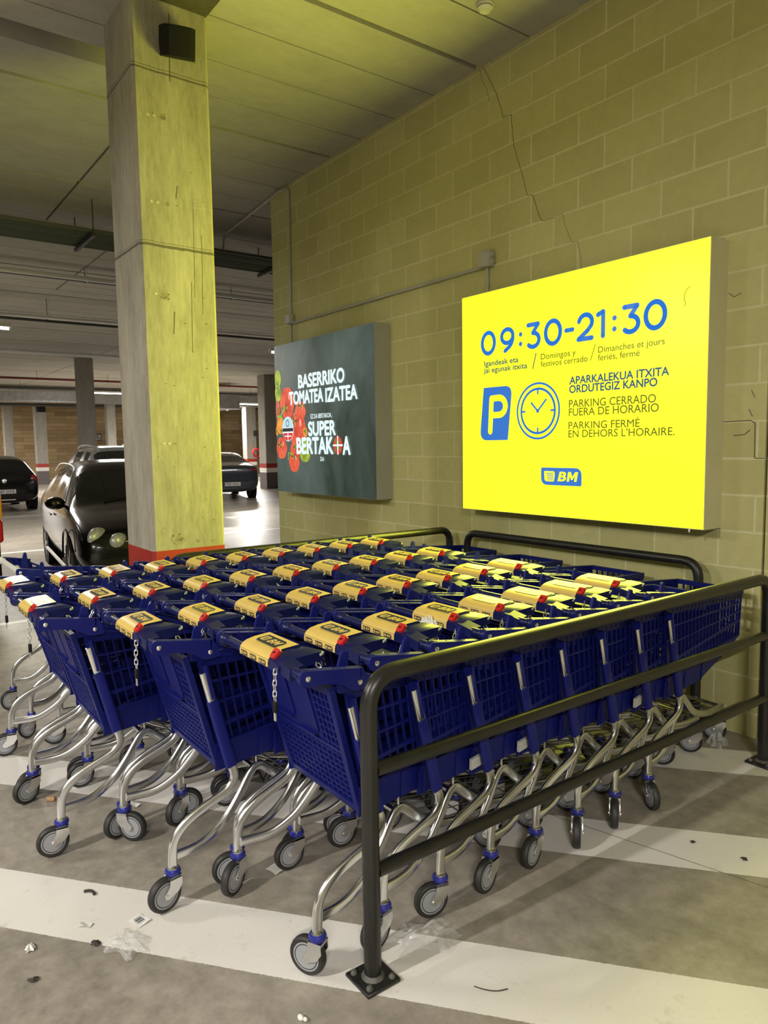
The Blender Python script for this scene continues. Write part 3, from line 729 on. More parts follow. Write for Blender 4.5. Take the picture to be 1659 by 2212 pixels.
# smoke detector
r = empty('smoke_detector', (-.315, -.52, CZ)); tag(r, 'round cream smoke detector on the ceiling near the wall', 'smoke detector')
b = MB(); b.lathe([(0, 0), (.055, 0), (.055, -.018), (.048, -.022)], (0, 0, 0), (0, 0, 1), 20); b.build('base', MT['label'], r)
b = MB(); b.lathe([(.046, -.02), (.05, -.035), (.034, -.05), (.03, -.048), (.022, -.044), (0, -.044)], (0, 0, 0), (0, 0, 1), 20); b.build('sensor_head', MT['label'], r)
# loudspeaker on the column, tilted
def speaker(loc, label, rot, s=1.0):
    r = empty('loudspeaker', loc); tag(r, label, 'speaker')
    b = MB(); b.bevbox(.0, .05*s, -.03*s, .03*s, -.03*s, .03*s, .006); b.build('bracket', MT['black'], r)
    b = MB()
    P = [(0, -.115), (.10, -.10), (.135, -.07), (.145, 0), (.135, .07), (.10, .10), (0, .115)]
    b.prism([(x*s, y*s, -.085*s) for x, y in P], (0, 0, .17*s)); c = b.build('cabinet', MT['black'], r); c.location = (.03*s, 0, 0); c.rotation_euler = rot
    b = MB()
    Q = [(.104, -.098), (.139, -.068), (.149, 0), (.139, .068), (.104, .098)]
    for k in range(2): pass
    b.prism([(x*s, y*s, -.08*s) for x, y in Q], (0, 0, .16*s)); g = b.build('grille', MT['black'], c)
speaker((-1.43, -2.095, 4.122), 'black loudspeaker tilted on the near concrete column', (0, math.radians(20), math.radians(-14)), .95)
speaker((-34.0, 3.58, 3.55), 'tiny dark loudspeaker on the pale banded column far away', (0, 0, 0), 1.7)

# far wall pictograms and hose reel
def pict(x, y, z, w_, h_, label, col):
    r = empty('wall_sign', (x, y, z)); tag(r, label, 'sign')
    b = MB(); b.box(0, .02, -w_/2, w_/2, -h_/2, h_/2); b.build('plate', MT['darkpipe'], r)
    b = MB(); b.box(.021, .024, -w_/2+.05, w_/2-.05, -h_/2+.05, h_/2-.05); b.build('face', col, r)
    b = MB(); b.box(.025, .027, -w_*.22, -w_*.05, -h_*.25, h_*.3); b.box(.025, .027, w_*.05, w_*.2, -h_*.28, h_*.1); b.build('pictogram', MT['ink'], r)
pict(-39.99, 7.75, 2.3, .34, .38, 'small dark framed sign on the far wall, left of the pair', MT['label'])
pict(-39.99, 8.45, 2.3, .34, .38, 'small dark framed sign on the far wall, right of the pair', MT['label'])
pict(-39.99, 9.4, 2.3, .52, .24, 'small green and white exit sign on the far wall', MT['green_sign'])
r = empty('fire_hose_reel', (-32.9, 14.12, 1.30)); tag(r, 'red fire hose reel on the white lit column', 'hose reel')
b = MB(); b.tube([(0,   .2*math.cos(2*PI*i/20), .2*math.sin(2*PI*i/20)) for i in range(20)], .05, 8, (1, 0, 0), True); b.build('reel', MT['red'], r)
b = MB(); b.box(.0, .02, -.15, .15, .9, 1.2); b.build('sign_plate', MT['darkpipe'], r)
b = MB()
b.prism([(-12.2, 3.1, .001), (-12.7, 3.1, .001), (-12.75, 4.0, .001)], (0, 0, .0015)); tag(b.build('floor_arrow', MT['whiteband']), 'white painted arrow on the garage floor', 'floor marking', kind='structure')

# ------------------------------------------------------------------ guard rails
def rail(name, label, pts, cross, rad, bases, bend=.11, scuff=()):
    r = empty(name, (pts[0][0], pts[0][1], 0)); tag(r, label, 'guard rail', 'anthracite guard rails of the cart corral')
    o = Vector((pts[0][0], pts[0][1], 0)); L = lambda q: Vector(q)-o
    b = MB(); b.tube(fillet([L(p) for p in pts], bend, 8), rad, 16); b.build('hoop', MT['rail'], r)
    for a, c in cross:
        b = MB(); b.tube([L(a), L(c)], rad*.82, 14); b.build('crossbar', MT['rail'], r)
    for (x, y, rz) in bases:
        b = MB(); s = .062; b.bevbox(-s, s, -s, s, 0, .012, .003); p = b.build('base_plate', MT['rail'], r); p.location = L((x, y, 0)); p.rotation_euler = (0, 0, rz)
        b = MB(); b.lathe([(rad*1.35, .012), (rad*1.2, .018), (rad*1.0, .024)], (0, 0, 0), (0, 0, 1), 16); q = b.build('weld', MT['railscuff'], p)
        for sx in (-1, 1):
            for sy in (-1, 1):
                b = MB(); b.lathe([(.011, .012), (.011, .017), (.006, .024), (0, .024)], (sx*.042, sy*.042, 0), (0, 0, 1), 8)
                b.build('anchor_bolt', MT['railscuff'], p)
    return r
RX, RR = 1.416, .0272
rail('guard_rail', 'near dark guard rail with two crossbars along the right side of the carts', [(RX, -2.712, 0), (RX, -2.712, .955), (RX, -.275, .955), (RX, -.275, 0)],
     [((RX, -2.69, .665), (RX, -.295, .665)), ((RX, -2.69, .345), (RX, -.295, .345))], RR, [(RX, -2.712, 0), (RX, -.275, 0)])
rail('guard_rail', 'dark guard rail standing against the wall under the yellow lightbox', [(-.945, -.10, 0), (-.945, -.10, .955), (.945, -.10, .955), (.945, -.10, 0)],
     [((-.93, -.10, .5), (.93, -.10, .5))], RR, [(-.945, -.10, 0), (.945, -.10, 0)], .1)
rail('guard_rail', 'dark guard rail on the far side of the carts, beside the column', [(-1.17, -2.36, 0), (-1.17, -2.36, .965), (-1.13, -.12, .965), (-1.13, -.12, 0)],
     [((-1.17, -2.34, .66), (-1.13, -.14, .66))], RR, [(-1.17, -2.36, 0), (-1.13, -.12, 0)], .1)

# ------------------------------------------------------------------ shopping cart
def lerp(a, b, t): return Vector(a)*(1-t)+Vector(b)*t
def patch(mb, c00, c10, c01, c11, us, vs, wu, wv, th, nrm, m=0):
    f = lambda u, v: lerp(lerp(c00, c10, u), lerp(c01, c11, u), v)
    for u in us: mb.bar(f(u, 0), f(u, 1), wu, th, nrm, m)
    for v in vs: mb.bar(f(0, v), f(1, v), wv, th*1.25, nrm, m)
def quadslab(mb, c, th, nrm, m=0): mb.prism([Vector(p) for p in c], Vector(nrm).normalized()*th, m)
HW0, HW1 = .272, .188
def hw(y): return HW0+(HW1-HW0)*(y-.14)/.85
HY, HZ = .108, .888
def build_basket(root):
    b = MB()
    def side(sx):
        X = lambda y, z: sx*(hw(y)-(.040-.022*min(1, max(0, (y-.3)/.6)))*(.88-z)/.44)
        n = (sx, .1, 0)
        P = lambda y, z: V(X(y, z), y, z)
        lo = lambda y: .525+.105*(y-.27)
        hi = lambda y: .885-.058*(y-.14)/.85
        mid = lambda y: .612+.105*(y-.27)
        y0, y1 = .175, .985
        yb = lambda z: .175+(.885-z)*.235
        patch(b, P(yb(.612), .612), P(y1, mid(y1)), P(.178, hi(.178)), P(y1, hi(y1)), [i/21 for i in range(22)], [0, .32, .64, 1], .006, .0075, .010, n)
        patch(b, P(yb(.525), .525), P(y1, lo(y1)), P(yb(.612), .604), P(y1, mid(y1)-.008), [i/21 for i in range(22)], [0, 1], .005, .008, .010, n)
        # rim
        b.bar(P(.12, .893), P(.99, .836), .020, .026, (0, 0, 1)); b.bar(P(.16, .865), P(.98, .815), .006, .030, (0, 0, 1))
        # skirt with ribs
        zb = lambda y: .432+.05*(y-.3)+(.12 if y > .55 else 0)*min(1, (y-.55)/.4)
        for a, c in ((.215, .38), (.38, .55), (.55, .75), (.75, .95)):
            quadslab(b, [P(a, zb(a)), P(c, zb(c)), P(c, lo(c)), P(a, lo(a))], .008, n)
            q = P(a+.012, 0); b.bar(P(a+.02, zb(a)+.005)+V(sx*.006, 0, 0), P(a+.02, lo(a)-.005)+V(sx*.006, 0, 0), .006, .012, n)
        b.bar(P(.215, .528)+V(sx*.008, 0, 0), P(.95, lo(.95)+.003)+V(sx*.008, 0, 0), .010, .012, (0, 0, 1))
        # corner post behind the flap
        b.bar(P(.155, .89), P(.262, .44), .026, .014, n)
    side(1); side(-1)
    # floor slats
    yb0, yb1 = .262, .98
    for i in range(17):
        t = -1+2*i/16; b.bar((t*.222, yb0, .452), (t*.165, yb1, .590), .0165, .008, (0, 0, 1))
    for k in range(7):
        y = yb0+(yb1-yb0)*k/6; h = .222-.057*k/6; b.bar((-h, y, .447+.138*k/6), (h, y, .447+.138*k/6), .020, .010, (0, 0, 1))
    b.box(-.232, .232, .255, .275, .434, .462)
    # front grid
    patch(b, (-.172, .983, .60), (.172, .983, .60), (-.186, .988, .83), (.186, .988, .83), [i/9 for i in range(10)], [0, .25, .5, .75, 1], .007, .009, .010, (0, 1, 0))
    b.bar((-.19, .988, .838), (.19, .988, .838), .022, .024, (0, 0, 1))
    return b.build('basket', MT['blue'], root)
def flap_mesh():
    b = MB(); L = .462; w0, w1 = .256, .228
    f = lambda u, v: V((w0+(w1-w0)*v)*(2*u-1), 0, -L*v)
    n = (0, 1, 0)
    for u in (0, 1): b.bar(f(u, 0)+V((.5-u)*.024, 0, 0), f(u, 1)+V((.5-u)*.024, 0, 0), .026, .020, n)
    for v in (0.02, .98): b.bar(f(0, v), f(1, v), .026, .018, n)
    b.bar(f(0, .52), f(1, .52), .012, .014, n)
    # solid upper half with the two folded seat panels
    quadslab(b, [f(.04, .52), f(.70, .52), f(.70, .03), f(.04, .03)], .005, n)
    for u0, u1, v1 in ((.09, .38, .42), (.43, .68, .47)):
        A = [f(u0, .05), f(u1, .05), f(u1, v1-.04), f(u1-.02, v1), f(u0+.02, v1), f(u0, v1-.04)]
        quadslab(b, [p+V(0, -.006, 0) for p in A], .006, n)
        b.bar(f(u0+.02, v1)+V(0, -.012, 0), f(u1-.02, v1)+V(0, -.012, 0), .006, .012, n)
    quadslab(b, [f(.72, .52)+V(0, .004, 0), f(.96, .52)+V(0, .004, 0), f(.96, .03)+V(0, .004, 0), f(.72, .03)+V(0, .004, 0)], .003, n)
    for i in range(5): u = .73+.055*i; b.bar(f(u, .04), f(u, .52), .005, .010, n)
    for i in range(8): v = .06+.06*i; b.bar(f(.72, v), f(.96, v), .005, .010, n)
    # open lower grid
    for i in range(14): u = .06+.88*i/13; b.bar(f(u, .52), f(u, .97), .0055, .010, n)
    for i in range(9): v = .56+.40*i/8; b.bar(f(.05, v), f(.95, v), .0055, .011, n)
    quadslab(b, [f(.46, .76), f(.60, .76), f(.60, .62), f(.46, .62)], .006, n)
    return b
LEGX = .283
LEG = [(.163, .832), (.183, .752), (.203, .672), (.228, .572), (.252, .475), (.266, .432), (.264, .400), (.240, .371), (.195, .350), (.145, .331), (.095, .308), (.055, .278), (.030, .243), (.022, .205), (.020, .152)]
LOW = [(.030, .183), (.085, .181), (.130, .183), (.170, .194), (.215, .217), (.260, .250), (.315, .312), (.355, .368), (.385, .395), (.415, .390), (.460, .352), (.540, .288), (.640, .243), (.78, .212), (.90, .200), (.955, .196)]
def caster_pair(root, x, y, parent_rot):
    b = MB()
    b.lathe([(.0, .152), (.016, .152), (.021, .149), (.021, .142), (.014, .140), (.014, .128), (.019, .126), (.019, .118)], (0, 0, 0), (0, 0, 1), 14)
    for s in (-1, 1):
        pl = [(-.022, .12), (.024, .12), (.026, .085), (.010, .062), (-.034, .048), (-.046, .058), (-.040, .078)]
        # plate in the rolling plane, trailing towards -y
        P = [(s*.0195, (u if False else -u_*-1) if False else u_, z_) for u_, z_ in [(.022, .122), (.024, .090), (.008, .066), (-.030, .050), (-.044, .055), (-.046, .068), (-.026, .092), (-.022, .122)]]
        b.prism(P, (s*.003, 0, 0))
        b.lathe([(.0, .026), (.006, .026), (.006, .019)], (0, -.036, .0625), (s, 0, 0), 8)
    b.box(-.0225, .0225, -.022, .024, .114, .123)
    c = b.build('caster_fork', MT['chrome'], root, (x, y, 0)); c.rotation_euler = (0, 0, parent_rot)
    b = MB(); b.lathe([(.016, .124), (.025, .126), (.0285, .133), (.0285, .138), (.025, .145), (.016, .147)], (0, 0, 0), (0, 0, 1), 18)
    tag(b.build('swivel_collar', MT['ring'], c), 'blue plastic collar')
    b = MB(); R = .0625
    b.lathe([(.046, -.0135), (.056, -.0145), (.0605, -.011), (R, -.004), (R, .004), (.0605, .011), (.056, .0145), (.046, .0135)], (0, -.036, R), (1, 0, 0), 28, 0)
    for s in (-1, 1):
        b.lathe([(.0465, .0135), (.041, .0138), (.0405, .0125), (.0385, .0125), (.038, .0138), (.010, .0138), (.009, .0165), (0, .0165)], (0, -.036, R), (s, 0, 0), 28, 1, ms=[1, 2, 2, 2, 1, 1, 1])
    b.build('wheel', [MT['rubber'], MT['hub'], MT['hubline']], c)
    return c
def chain_mesh(path, n):
    b = MB(); P = [Vector(p) for p in path]
    tot = [0]
    for a, c in zip(P, P[1:]): tot.append(tot[-1]+(c-a).length)
    def at(s):
        for i in range(len(P)-1):
            if s <= tot[i+1] or i == len(P)-2: return P[i].lerp(P[i+1], (s-tot[i])/(tot[i+1]-tot[i]))
    st = tot[-1]/n; L = st*1.28; wd = L*.56
    for k in range(n):
        c0 = at(st*(k+.5)); d = (at(min(tot[-1], st*(k+.5)+.002))-at(max(0, st*(k+.5)-.002))).normalized()
        a = d.cross(V(0, 0, 1)) if abs(d.z) < .95 else V(1, 0, 0)
        a = (a-d*a.dot(d)).normalized(); e = d.cross(a); a = a if k % 2 else e
        ring = []
        for i in range(12):
            t = 2*PI*i/12; ring.append(c0+d*((L/2-wd/2)*(1 if math.cos(t) > 0 else -1)+wd/2*math.cos(t))+a*(wd/2*math.sin(t)))
        b.tube(ring, .0019, 6, None, True)
    return b
def make_cart(panel=True, ylen=1.0):
    root = empty('shopping_cart')
    build_basket(root)
    fl = flap_mesh().build('seat_flap', MT['blue'], root, (0, HY, HZ))
    # ears of the folded seat
    for sx in (-1, 1):
        b = MB(); b.prism([(sx*.240, .118, .885), (sx*.240, .182, .885), (sx*.240, .170, .992), (sx*.240, .158, .999), (sx*.240, .148, .992)], (sx*.012, 0, 0)); b.build('seat_ear', MT['sleeve'], root)
    # handle
    b = MB(); b.tube([(-.283, 0, .955), (.283, 0, .955)], .0165, 14, (0, 0, 1))
    for s in (-1, 1):
        b.lathe([(.0165, -.03), (.0195, -.028), (.0195, -.022), (.0175, -.02), (.021, -.012), (.025, -.008), (.025, .006), (0.0, .008)], (s*.283, 0, .955), (s, 0, 0), 16)
    b.build('handle', MT['navy'] if panel else MT['label'], root)
    # side arms
    for s in (-1, 1):
        b = MB()
        P = rpoly([(-.027, .930), (-.027, .982), (.185, .952), (.205, .945), (.225, .885), (.165, .880), (.110, .918), (.05, .928)], [.024, .024, .01, .02, .01, .02, .03, .02], 4)
        b.prism([(s*.289, y, z) for y, z in P], (s*.010, 0, 0))
        b.bar((s*.280, .0, .976), (s*.280, .205, .946), .022, .006, (0, 0, 1)); b.bar((s*.280, .02, .932), (s*.280, .11, .921), .022, .006, (0, 0, 1))
        for y0, y1 in ((.05, .09), (.09, .135), (.135, .17)): b.bar((s*.282, y0, .968-.14*(y0-.05)), (s*.282, y1, .925-.25*(y1-.05)), .016, .005, (1, 0, 0))
        b.bar((s*.276, .19, .93), (s*.270, .30, .885), .016, .012, (0, 0, 1)); b.bar((s*.270, .20, .90), (s*.268, .28, .875), .012, .008, (0, 0, 1))
        a_ = b.build('handle_arm', MT['sleeve'], root)
        for y, z in ((0, .955), (.185, .907)):
            b = MB(); b.lathe([(.0085, 0), (.0085, .0025), (.006, .004), (0, .004)], (s*.299, y, z), (s, 0, 0), 10)
            b.build('screw', MT['bright'], a_)
    if panel:
        # coin lock housing under and beside the advert panel
        b = MB()
        sec = [(-.026, .945), (-.024, .972), (.0, .990), (.085, .999), (.10, .985), (.095, .962), (.03, .940)]
        b.prism([(-.105, y, z) for y, z in sec], (.21, 0, 0))
        secs = []
        for x_, dy, dz in ((.10, 0, 0), (.125, .016, 0), (.150, .030, -.004), (.165, .032, -.012)):
            secs.append([V(x_, -.026, .944), V(x_, -.025, .974+dz), V(x_, .0, .990+dz), V(x_, .085+dy, .996+dz), V(x_, .112+dy, .982), V(x_, .105+dy, .955), V(x_, .03, .938)])
        k = 7; vs = [p for s_ in secs for p in s_]; fs = [tuple(range(k))[::-1], tuple(range(3*k, 4*k))]
        for i in range(3):
            for q in range(k): fs.append((i*k+q, i*k+(q+1) % k, (i+1)*k+(q+1) % k, (i+1)*k+q))
        b.add(vs, fs)
        b.prism([(.150, -.022, .945), (.150, .02, .945), (.150, .03, .985), (.150, -.018, .978)], (.075, .0, -.012))
        b.build('coin_lock', MT['navy'], root)
        b = MB(); b.prism([(.158, .120, .970), (.166, .124, .970), (.166, .136, .974), (.158, .132, .978)], (.003, 0, .008)); b.build('release_tab', MT['cap'], root)
        b = MB()
        sh = rpoly([(-.015, -.019), (.015, -.019), (.017, .016), (-.017, .016)], [.014, .014, .006, .006], 5)
        u, v = V(1, 0, 0), V(0, .70, .71)
        b.prism([V(.118, -.006, .990)+u*x_+v*y_ for x_, y_ in sh], u.cross(v)*.010)
        rb = b.build('coin_slot', MT['red'], root); tag(rb, 'red coin slot cover')
        b = MB(); b.bar(V(.112, -.010, .990)+u.cross(v)*.0105, V(.124, -.007, .993)+u.cross(v)*.0105, .004, .001, u.cross(v)); b.build('coin_slit', MT['black'], rb)
        # yellow advert panel: curved lip + top
        b = MB()
        prof = [(-.0275, .948), (-.0275, .962), (-.025, .973), (-.015, .984), (.0, .991), (.030, .997), (.086, 1.001)]
        vs = []; X0, X1 = -.104, .098
        for y, z in prof: vs += [(X0, y, z), (X1, y, z)]
        fs = [(2*i, 2*i+1, 2*i+3, 2*i+2) for i in range(len(prof)-1)]
        b.add(vs, fs)
        pn = b.build('advert_panel', MT['panel'], root, ang=60); tag(pn, 'yellow advert panel with shop logo')
        b = MB()
        uy = V(0, .056, .004).normalized()
        logo(b, V(-.074, .012, .9958), V(1, 0, 0), uy, .138, .058, 0, 1, .0006)
        for k in range(3):
            logo(b, V(-.092+.065*k, -.0285, .9495), V(1, 0, 0), V(0, .0, 1), .046, .0165, 0, 1, .0004, False)
        b.bar((-.103, -.0262, .9705), (.097, -.0262, .9705), .0008, .0006, (0, 1, 0))
        b.build('shop_logo', [MT['ink'], MT['panel']], pn)
        # chain looped to the lock of the cart behind
        A, B = V(.150, -.026, .955), V(.150, -.150, .975)
        P = [A.lerp(B, t)-V(-.02*math.sin(PI*t), 0, .055*4*t*(1-t)) for t in [i/16 for i in range(17)]]
        chain_mesh(P, 11).build('lock_chain', MT['bright'], root)
    # side frame: leg tube, sleeve, lower tube, caster
    sec = rrect(.018, .033, .007, 3)
    for s in (-1, 1):
        b = MB(); b.sweep(catmull([(s*LEGX, y*ylen if y > .3 else y, z) for y, z in LEG], 5), sec, (1, 0, 0)); b.build('leg', MT['chrome'], root)
        b = MB(); d0, d1 = V(s*LEGX, .1915, .722), V(s*LEGX, .257, .458)
        b.sweep([d0, d0.lerp(d1, .12), d0.lerp(d1, .97), d1], rrect(.026, .043, .009, 3), (1, 0, 0)); b.bar((s*.278, .165, .86), (s*.278, .19, .73), .010, .04, (1, 0, 0)); b.build('leg_sleeve', MT['sleeve'], root)
        pts = []
        for y, z in LOW: pts.append((s*(.274-.158*max(0, (y-.05)/.90)), y, z))
        b = MB(); b.sweep(catmull(pts, 4), rrect(.018, .033, .007, 3), (1, 0, 0)); b.build('lower_tube', MT['chrome'], root)
        b = MB(); b.tube(fillet([(s*.215, .392, .39), (s*.215, .392, .445), (s*.205, .372, .468)], .015, 4), .0042, 7); b.build('support_wire', MT['chrome'], root)
    b = MB(); b.sweep([(-.118, .955, .196), (.118, .955, .196)], rrect(.03, .018, .006), (0, 1, 0)); b.build('cross_tube', MT['chrome'], root)
    b = MB(); b.sweep([(-.20, .39, .380), (.20, .39, .380)], rrect(.018, .018, .006), (0, 1, 0)); b.build('cross_tube', MT['chrome'], root)
    b = MB()
    for i in range(7): t = -1+i/3; b.tube([(t*.19, .40, .37), (t*.16, .60, .262), (t*.12, .90, .215)], .0022, 5)
    for y, z, h in ((.47, .332, .2), (.60, .262, .175), (.75, .235, .15)): b.tube([(-h, y, z), (h, y, z)], .0032, 5)
    b.build('bottom_rack', MT['rackwire'], root)
    for s in (-1, 1):
        caster_pair(root, s*LEGX, .020, 0); caster_pair(root, s*.116, .955, 0)
    return root
proto = make_cart()
def parts(root, nm): return [c for c in root.children if c.name.split('.')[0] == nm]
# spare pieces used on some carts
hang_mb = chain_mesh([(.152, -.030, .955), (.152, -.034, .90), (.152, -.034, .852)], 6)
def hanging_chain(root):
    for c in parts(root, 'lock_chain'):
        bpy.data.objects.remove(c)
    h = hang_mb.build('lock_chain', MT['bright'], root)
    b = MB(); b.bevbox(.143, .161, -.040, -.028, .818, .854, .003); k = b.build('chain_key', MT['black'], h)
    b = MB(); b.prism([(.146, -.034, .792), (.158, -.034, .792), (.158, -.034, .82), (.146, -.034, .82)], (0, -.003, 0)); b.build('key_blade', MT['bright'], h)
def sticker(root, y=.47):
    b = MB(); X = .262-.04; b.prism([(.247, y-.027, .462), (.241, y+.027, .466), (.243, y+.027, .506), (.249, y-.027, .502)], (.012, 0, 0)); tag(b.build('side_sticker', MT['label'], root), 'small pale sticker')
ORD = ['first', 'second', 'third', 'fourth', 'fifth', 'sixth', 'seventh', 'eighth', 'ninth', 'tenth']
ROWS = [(1.022, 'in the row beside the near guard rail', [-2.860+.248*i for i in range(8)]),
        (.410, 'in the second row from the near guard rail', [-3.090+.248*i for i in range(9)]),
        (-.205, 'in the third row from the near guard rail', [-3.325+.247*i for i in range(10)]),
        (-.835, 'in the row right in front of the column', [-3.310+.247*i for i in range(10)])]
SW_R = {0: [-153, -80, -105, -78, -78, -52, -53, -30], 1: [-80, -100, -60], 2: [-95, -70], 3: [-60, -100]}
SW_L = {0: [-60, -90, -100], 1: [40, -60], 2: [-70], 3: [-100]}
first = True
for ri, (cx, where, ys) in enumerate(ROWS):
    for i, y in enumerate(ys):
        c = proto if first else copy_tree(proto); first = False
        jit = random.uniform(-.004, .004) if i else 0
        c.location = (cx+jit, y, 0); c.rotation_euler = (0, 0, random.uniform(-.004, .004) if i else 0)
        tag(c, 'blue shopping cart, %s from the viewer %s' % (ORD[i], where), 'shopping cart', 'shopping carts nested in the corral')
        for fp in parts(c, 'seat_flap'):
            fp.rotation_euler = (math.radians(15.5 if i == 0 else 81), 0, 0)
        cs = parts(c, 'caster_fork')
        for k in cs:
            right = k.location.x > 0; rear = k.location.y < .5
            if rear:
                tb = (SW_R if right else SW_L).get(ri, [])
                a = tb[i] if i < len(tb) else random.choice((-95, -80, -110, -60, -130, 60))
            else: a = (205 if ri == 0 and right else random.choice((-95, -80, -110, -70, -120, 200)))
            k.rotation_euler = (0, 0, math.radians(a+90))
for o in list(C.objects):
    pass
allc = [o for o in C.objects if o.parent is None and o.name.split('.')[0] == 'shopping_cart']
allc_by = {o['label']: o for o in allc}
for ri in range(4):
    hanging_chain(allc_by['blue shopping cart, first from the viewer '+ROWS[ri][1]])
for i in (1, 2, 5): sticker(allc_by['blue shopping cart, %s from the viewer %s' % (ORD[i], ROWS[0][1])])
# the odd cart at the far left, its handle bare
odd = make_cart(False)
odd.location = (-1.60, -3.17, 0); odd.rotation_euler = (0, 0, 0); odd.scale = (1, .78, 1)
tag(odd, 'blue shopping cart with bare pale handle, half hidden at the far left', 'shopping cart', 'shopping carts nested in the corral')
for fp in parts(odd, 'seat_flap'): fp.rotation_euler = (math.radians(15.5), 0, 0)

# ------------------------------------------------------------------ cars
def make_car(name, label, loc, rz, st, paint, segs, wheels, wr=.31, hwheel=.80):
    """st: stations (x, half width, z bottom, z belt, roof half width, roof z); segs: kind of every span"""
    r = empty(name, loc, rz); tag(r, label, 'car', 'parked cars')
    vs = []; fs = []; ms = []; K = 16
    for x, h, zb, zt, hr, zr in st:
        half = [(0, zb), (.72*h, zb), (.95*h, zb+.10), (h, zb+.42*(zt-zb)), (.985*h, zt-.07), (.93*h, zt), (hr, zr-.035), (.72*hr, zr-.004), (0, zr+.012)]
        ring = half+[(-a, b) for a, b in half[-2:0:-1]]
        vs += [(x, a, b) for a, b in ring]
    n = len(st)
    side_i = {5, 10}; top_i = {6, 7, 8, 9}
    for i in range(n-1):
        for q in range(K):
            fs.append((i*K+q, i*K+(q+1) % K, (i+1)*K+(q+1) % K, (i+1)*K+q))
            sg = segs[i]; m = 0
            if sg == 's' and q in side_i: m = 1
            if sg == 'w' and q in (top_i): m = 2
            if sg == 'r' and q in (top_i): m = 3
            ms.append(m)
    fs.append(tuple(reversed(range(K)))); ms.append(0); fs.append(tuple((n-1)*K+q for q in range(K))); ms.append(0)
    me = bpy.data.meshes.new('car_shell'); me.from_pydata(vs, [], fs)
    for m in range(4): me.materials.append(MT['glass'])
    me.polygons.foreach_set('material_index', ms)
    ob = bpy.data.objects.new('car_shell', me); C.objects.link(ob)
    md = ob.modifiers.new('s', 'SUBSURF'); md.levels = 2
    dg = bpy.context.evaluated_depsgraph_get(); dg.update()
    em = bpy.data.meshes.new_from_object(ob.evaluated_get(dg), depsgraph=dg)
    bpy.data.objects.remove(ob)
    for mi, nm, mat, sd in ((0, 'body', paint, 0), (1, 'side_windows', MT['glass'], 1), (1, 'side_windows', MT['glass'], -1), (2, 'windshield', MT['glass'], 0), (3, 'rear_window', MT['glass'], 0)):
        bm = bmesh.new(); bm.from_mesh(em)
        bmesh.ops.delete(bm, geom=[f for f in bm.faces if f.material_index != mi or f.calc_center_median().y*sd < 0], context='FACES')
        if len(bm.faces) == 0: bm.free(); continue
        for f in bm.faces: f.material_index = 0; f.smooth = True
        m2 = bpy.data.meshes.new(nm); bm.to_mesh(m2); bm.free(); m2.materials.clear(); m2.materials.append(mat)
        o = bpy.data.objects.new(nm, m2); C.objects.link(o); o.parent = r
    for x in wheels:
        for s in (-1, 1):
            b = MB(); b.lathe([(wr+.05, -.10), (wr+.05, .012), (0, .012)], (x, s*(hwheel+.06), wr), (0, s, 0), 24); b.build('wheel_arch', MT['black'], r)
            b = MB(); b.lathe([(wr*.66, .03), (wr*.92, .035), (wr, .01), (wr, -.17), (wr*.6, -.17)], (x, s*(hwheel+.04), wr), (0, s, 0), 28); wv = b.build('wheel', MT['tyre'], r)
            b = MB(); b.lathe([(wr*.66, .03), (wr*.62, .015), (wr*.2, .03), (0, .03)], (x, s*(hwheel+.04), wr), (0, s, 0), 20)
            for k in range(5):
                a = 2*PI*k/5; b.bar((x, s*(hwheel+.07), wr), (x+wr*.62*math.cos(a), s*(hwheel+.065), wr+wr*.62*math.sin(a)), .05, .02, (0, 1, 0))
            b.build('rim', MT['alloy'], wv)
    return r
HATCH = [(-2.10, .62, .42, .74, .55, .80), (-2.06, .80, .30, .88, .66, .94), (-1.98, .86, .25, .98, .70, 1.04), (-1.72, .88, .22, .99, .60, 1.36), (-1.58, .885, .22, .99, .58, 1.42),
         (-1.30, .89, .20, .98, .58, 1.46), (-.42, .89, .20, .96, .59, 1.49), (-.34, .89, .20, .96, .59, 1.49), (.22, .89, .20, .95, .61, 1.46), (.34, .89, .20, .95, .61, 1.44),
         (1.02, .885, .20, .94, .76, 1.02), (1.10, .88, .20, .93, .74, .97), (1.60, .875, .21, .86, .74, .90), (1.92, .85, .24, .76, .68, .80), (2.06, .78, .28, .66, .62, .70), (2.11, .66, .34, .56, .52, .60)]
HSEG = ['b', 'b', 'r', 'b', 'b', 's', 'b', 's', 'b', 'w', 'b', 'b', 'b', 'b', 'b']
def plate(root, txt, x, z, face=1, yc=0, tilt=0):
    b = MB(); b.box(x-.005, x+.005, yc-.26, yc+.26, z-.055, z+.055); p = b.build('number_plate', MT['plate'], root)
    b = MB(); u = V(0, face, 0)
    text(b, txt, V(x+face*.0065, yc-face*.205, z-.036), u, V(0, 0, 1), .43, .072, 0, .012)
    b.build('plate_lettering', MT['ink'], p)
    b = MB(); b.box(x+face*.005-.001, x+face*.005+.002, yc-face*.26 if face > 0 else yc+.22, (yc-face*.26+.04) if face > 0 else yc+.26, z-.05, z+.05); b.build('plate_band', MT['sleeve'], p)
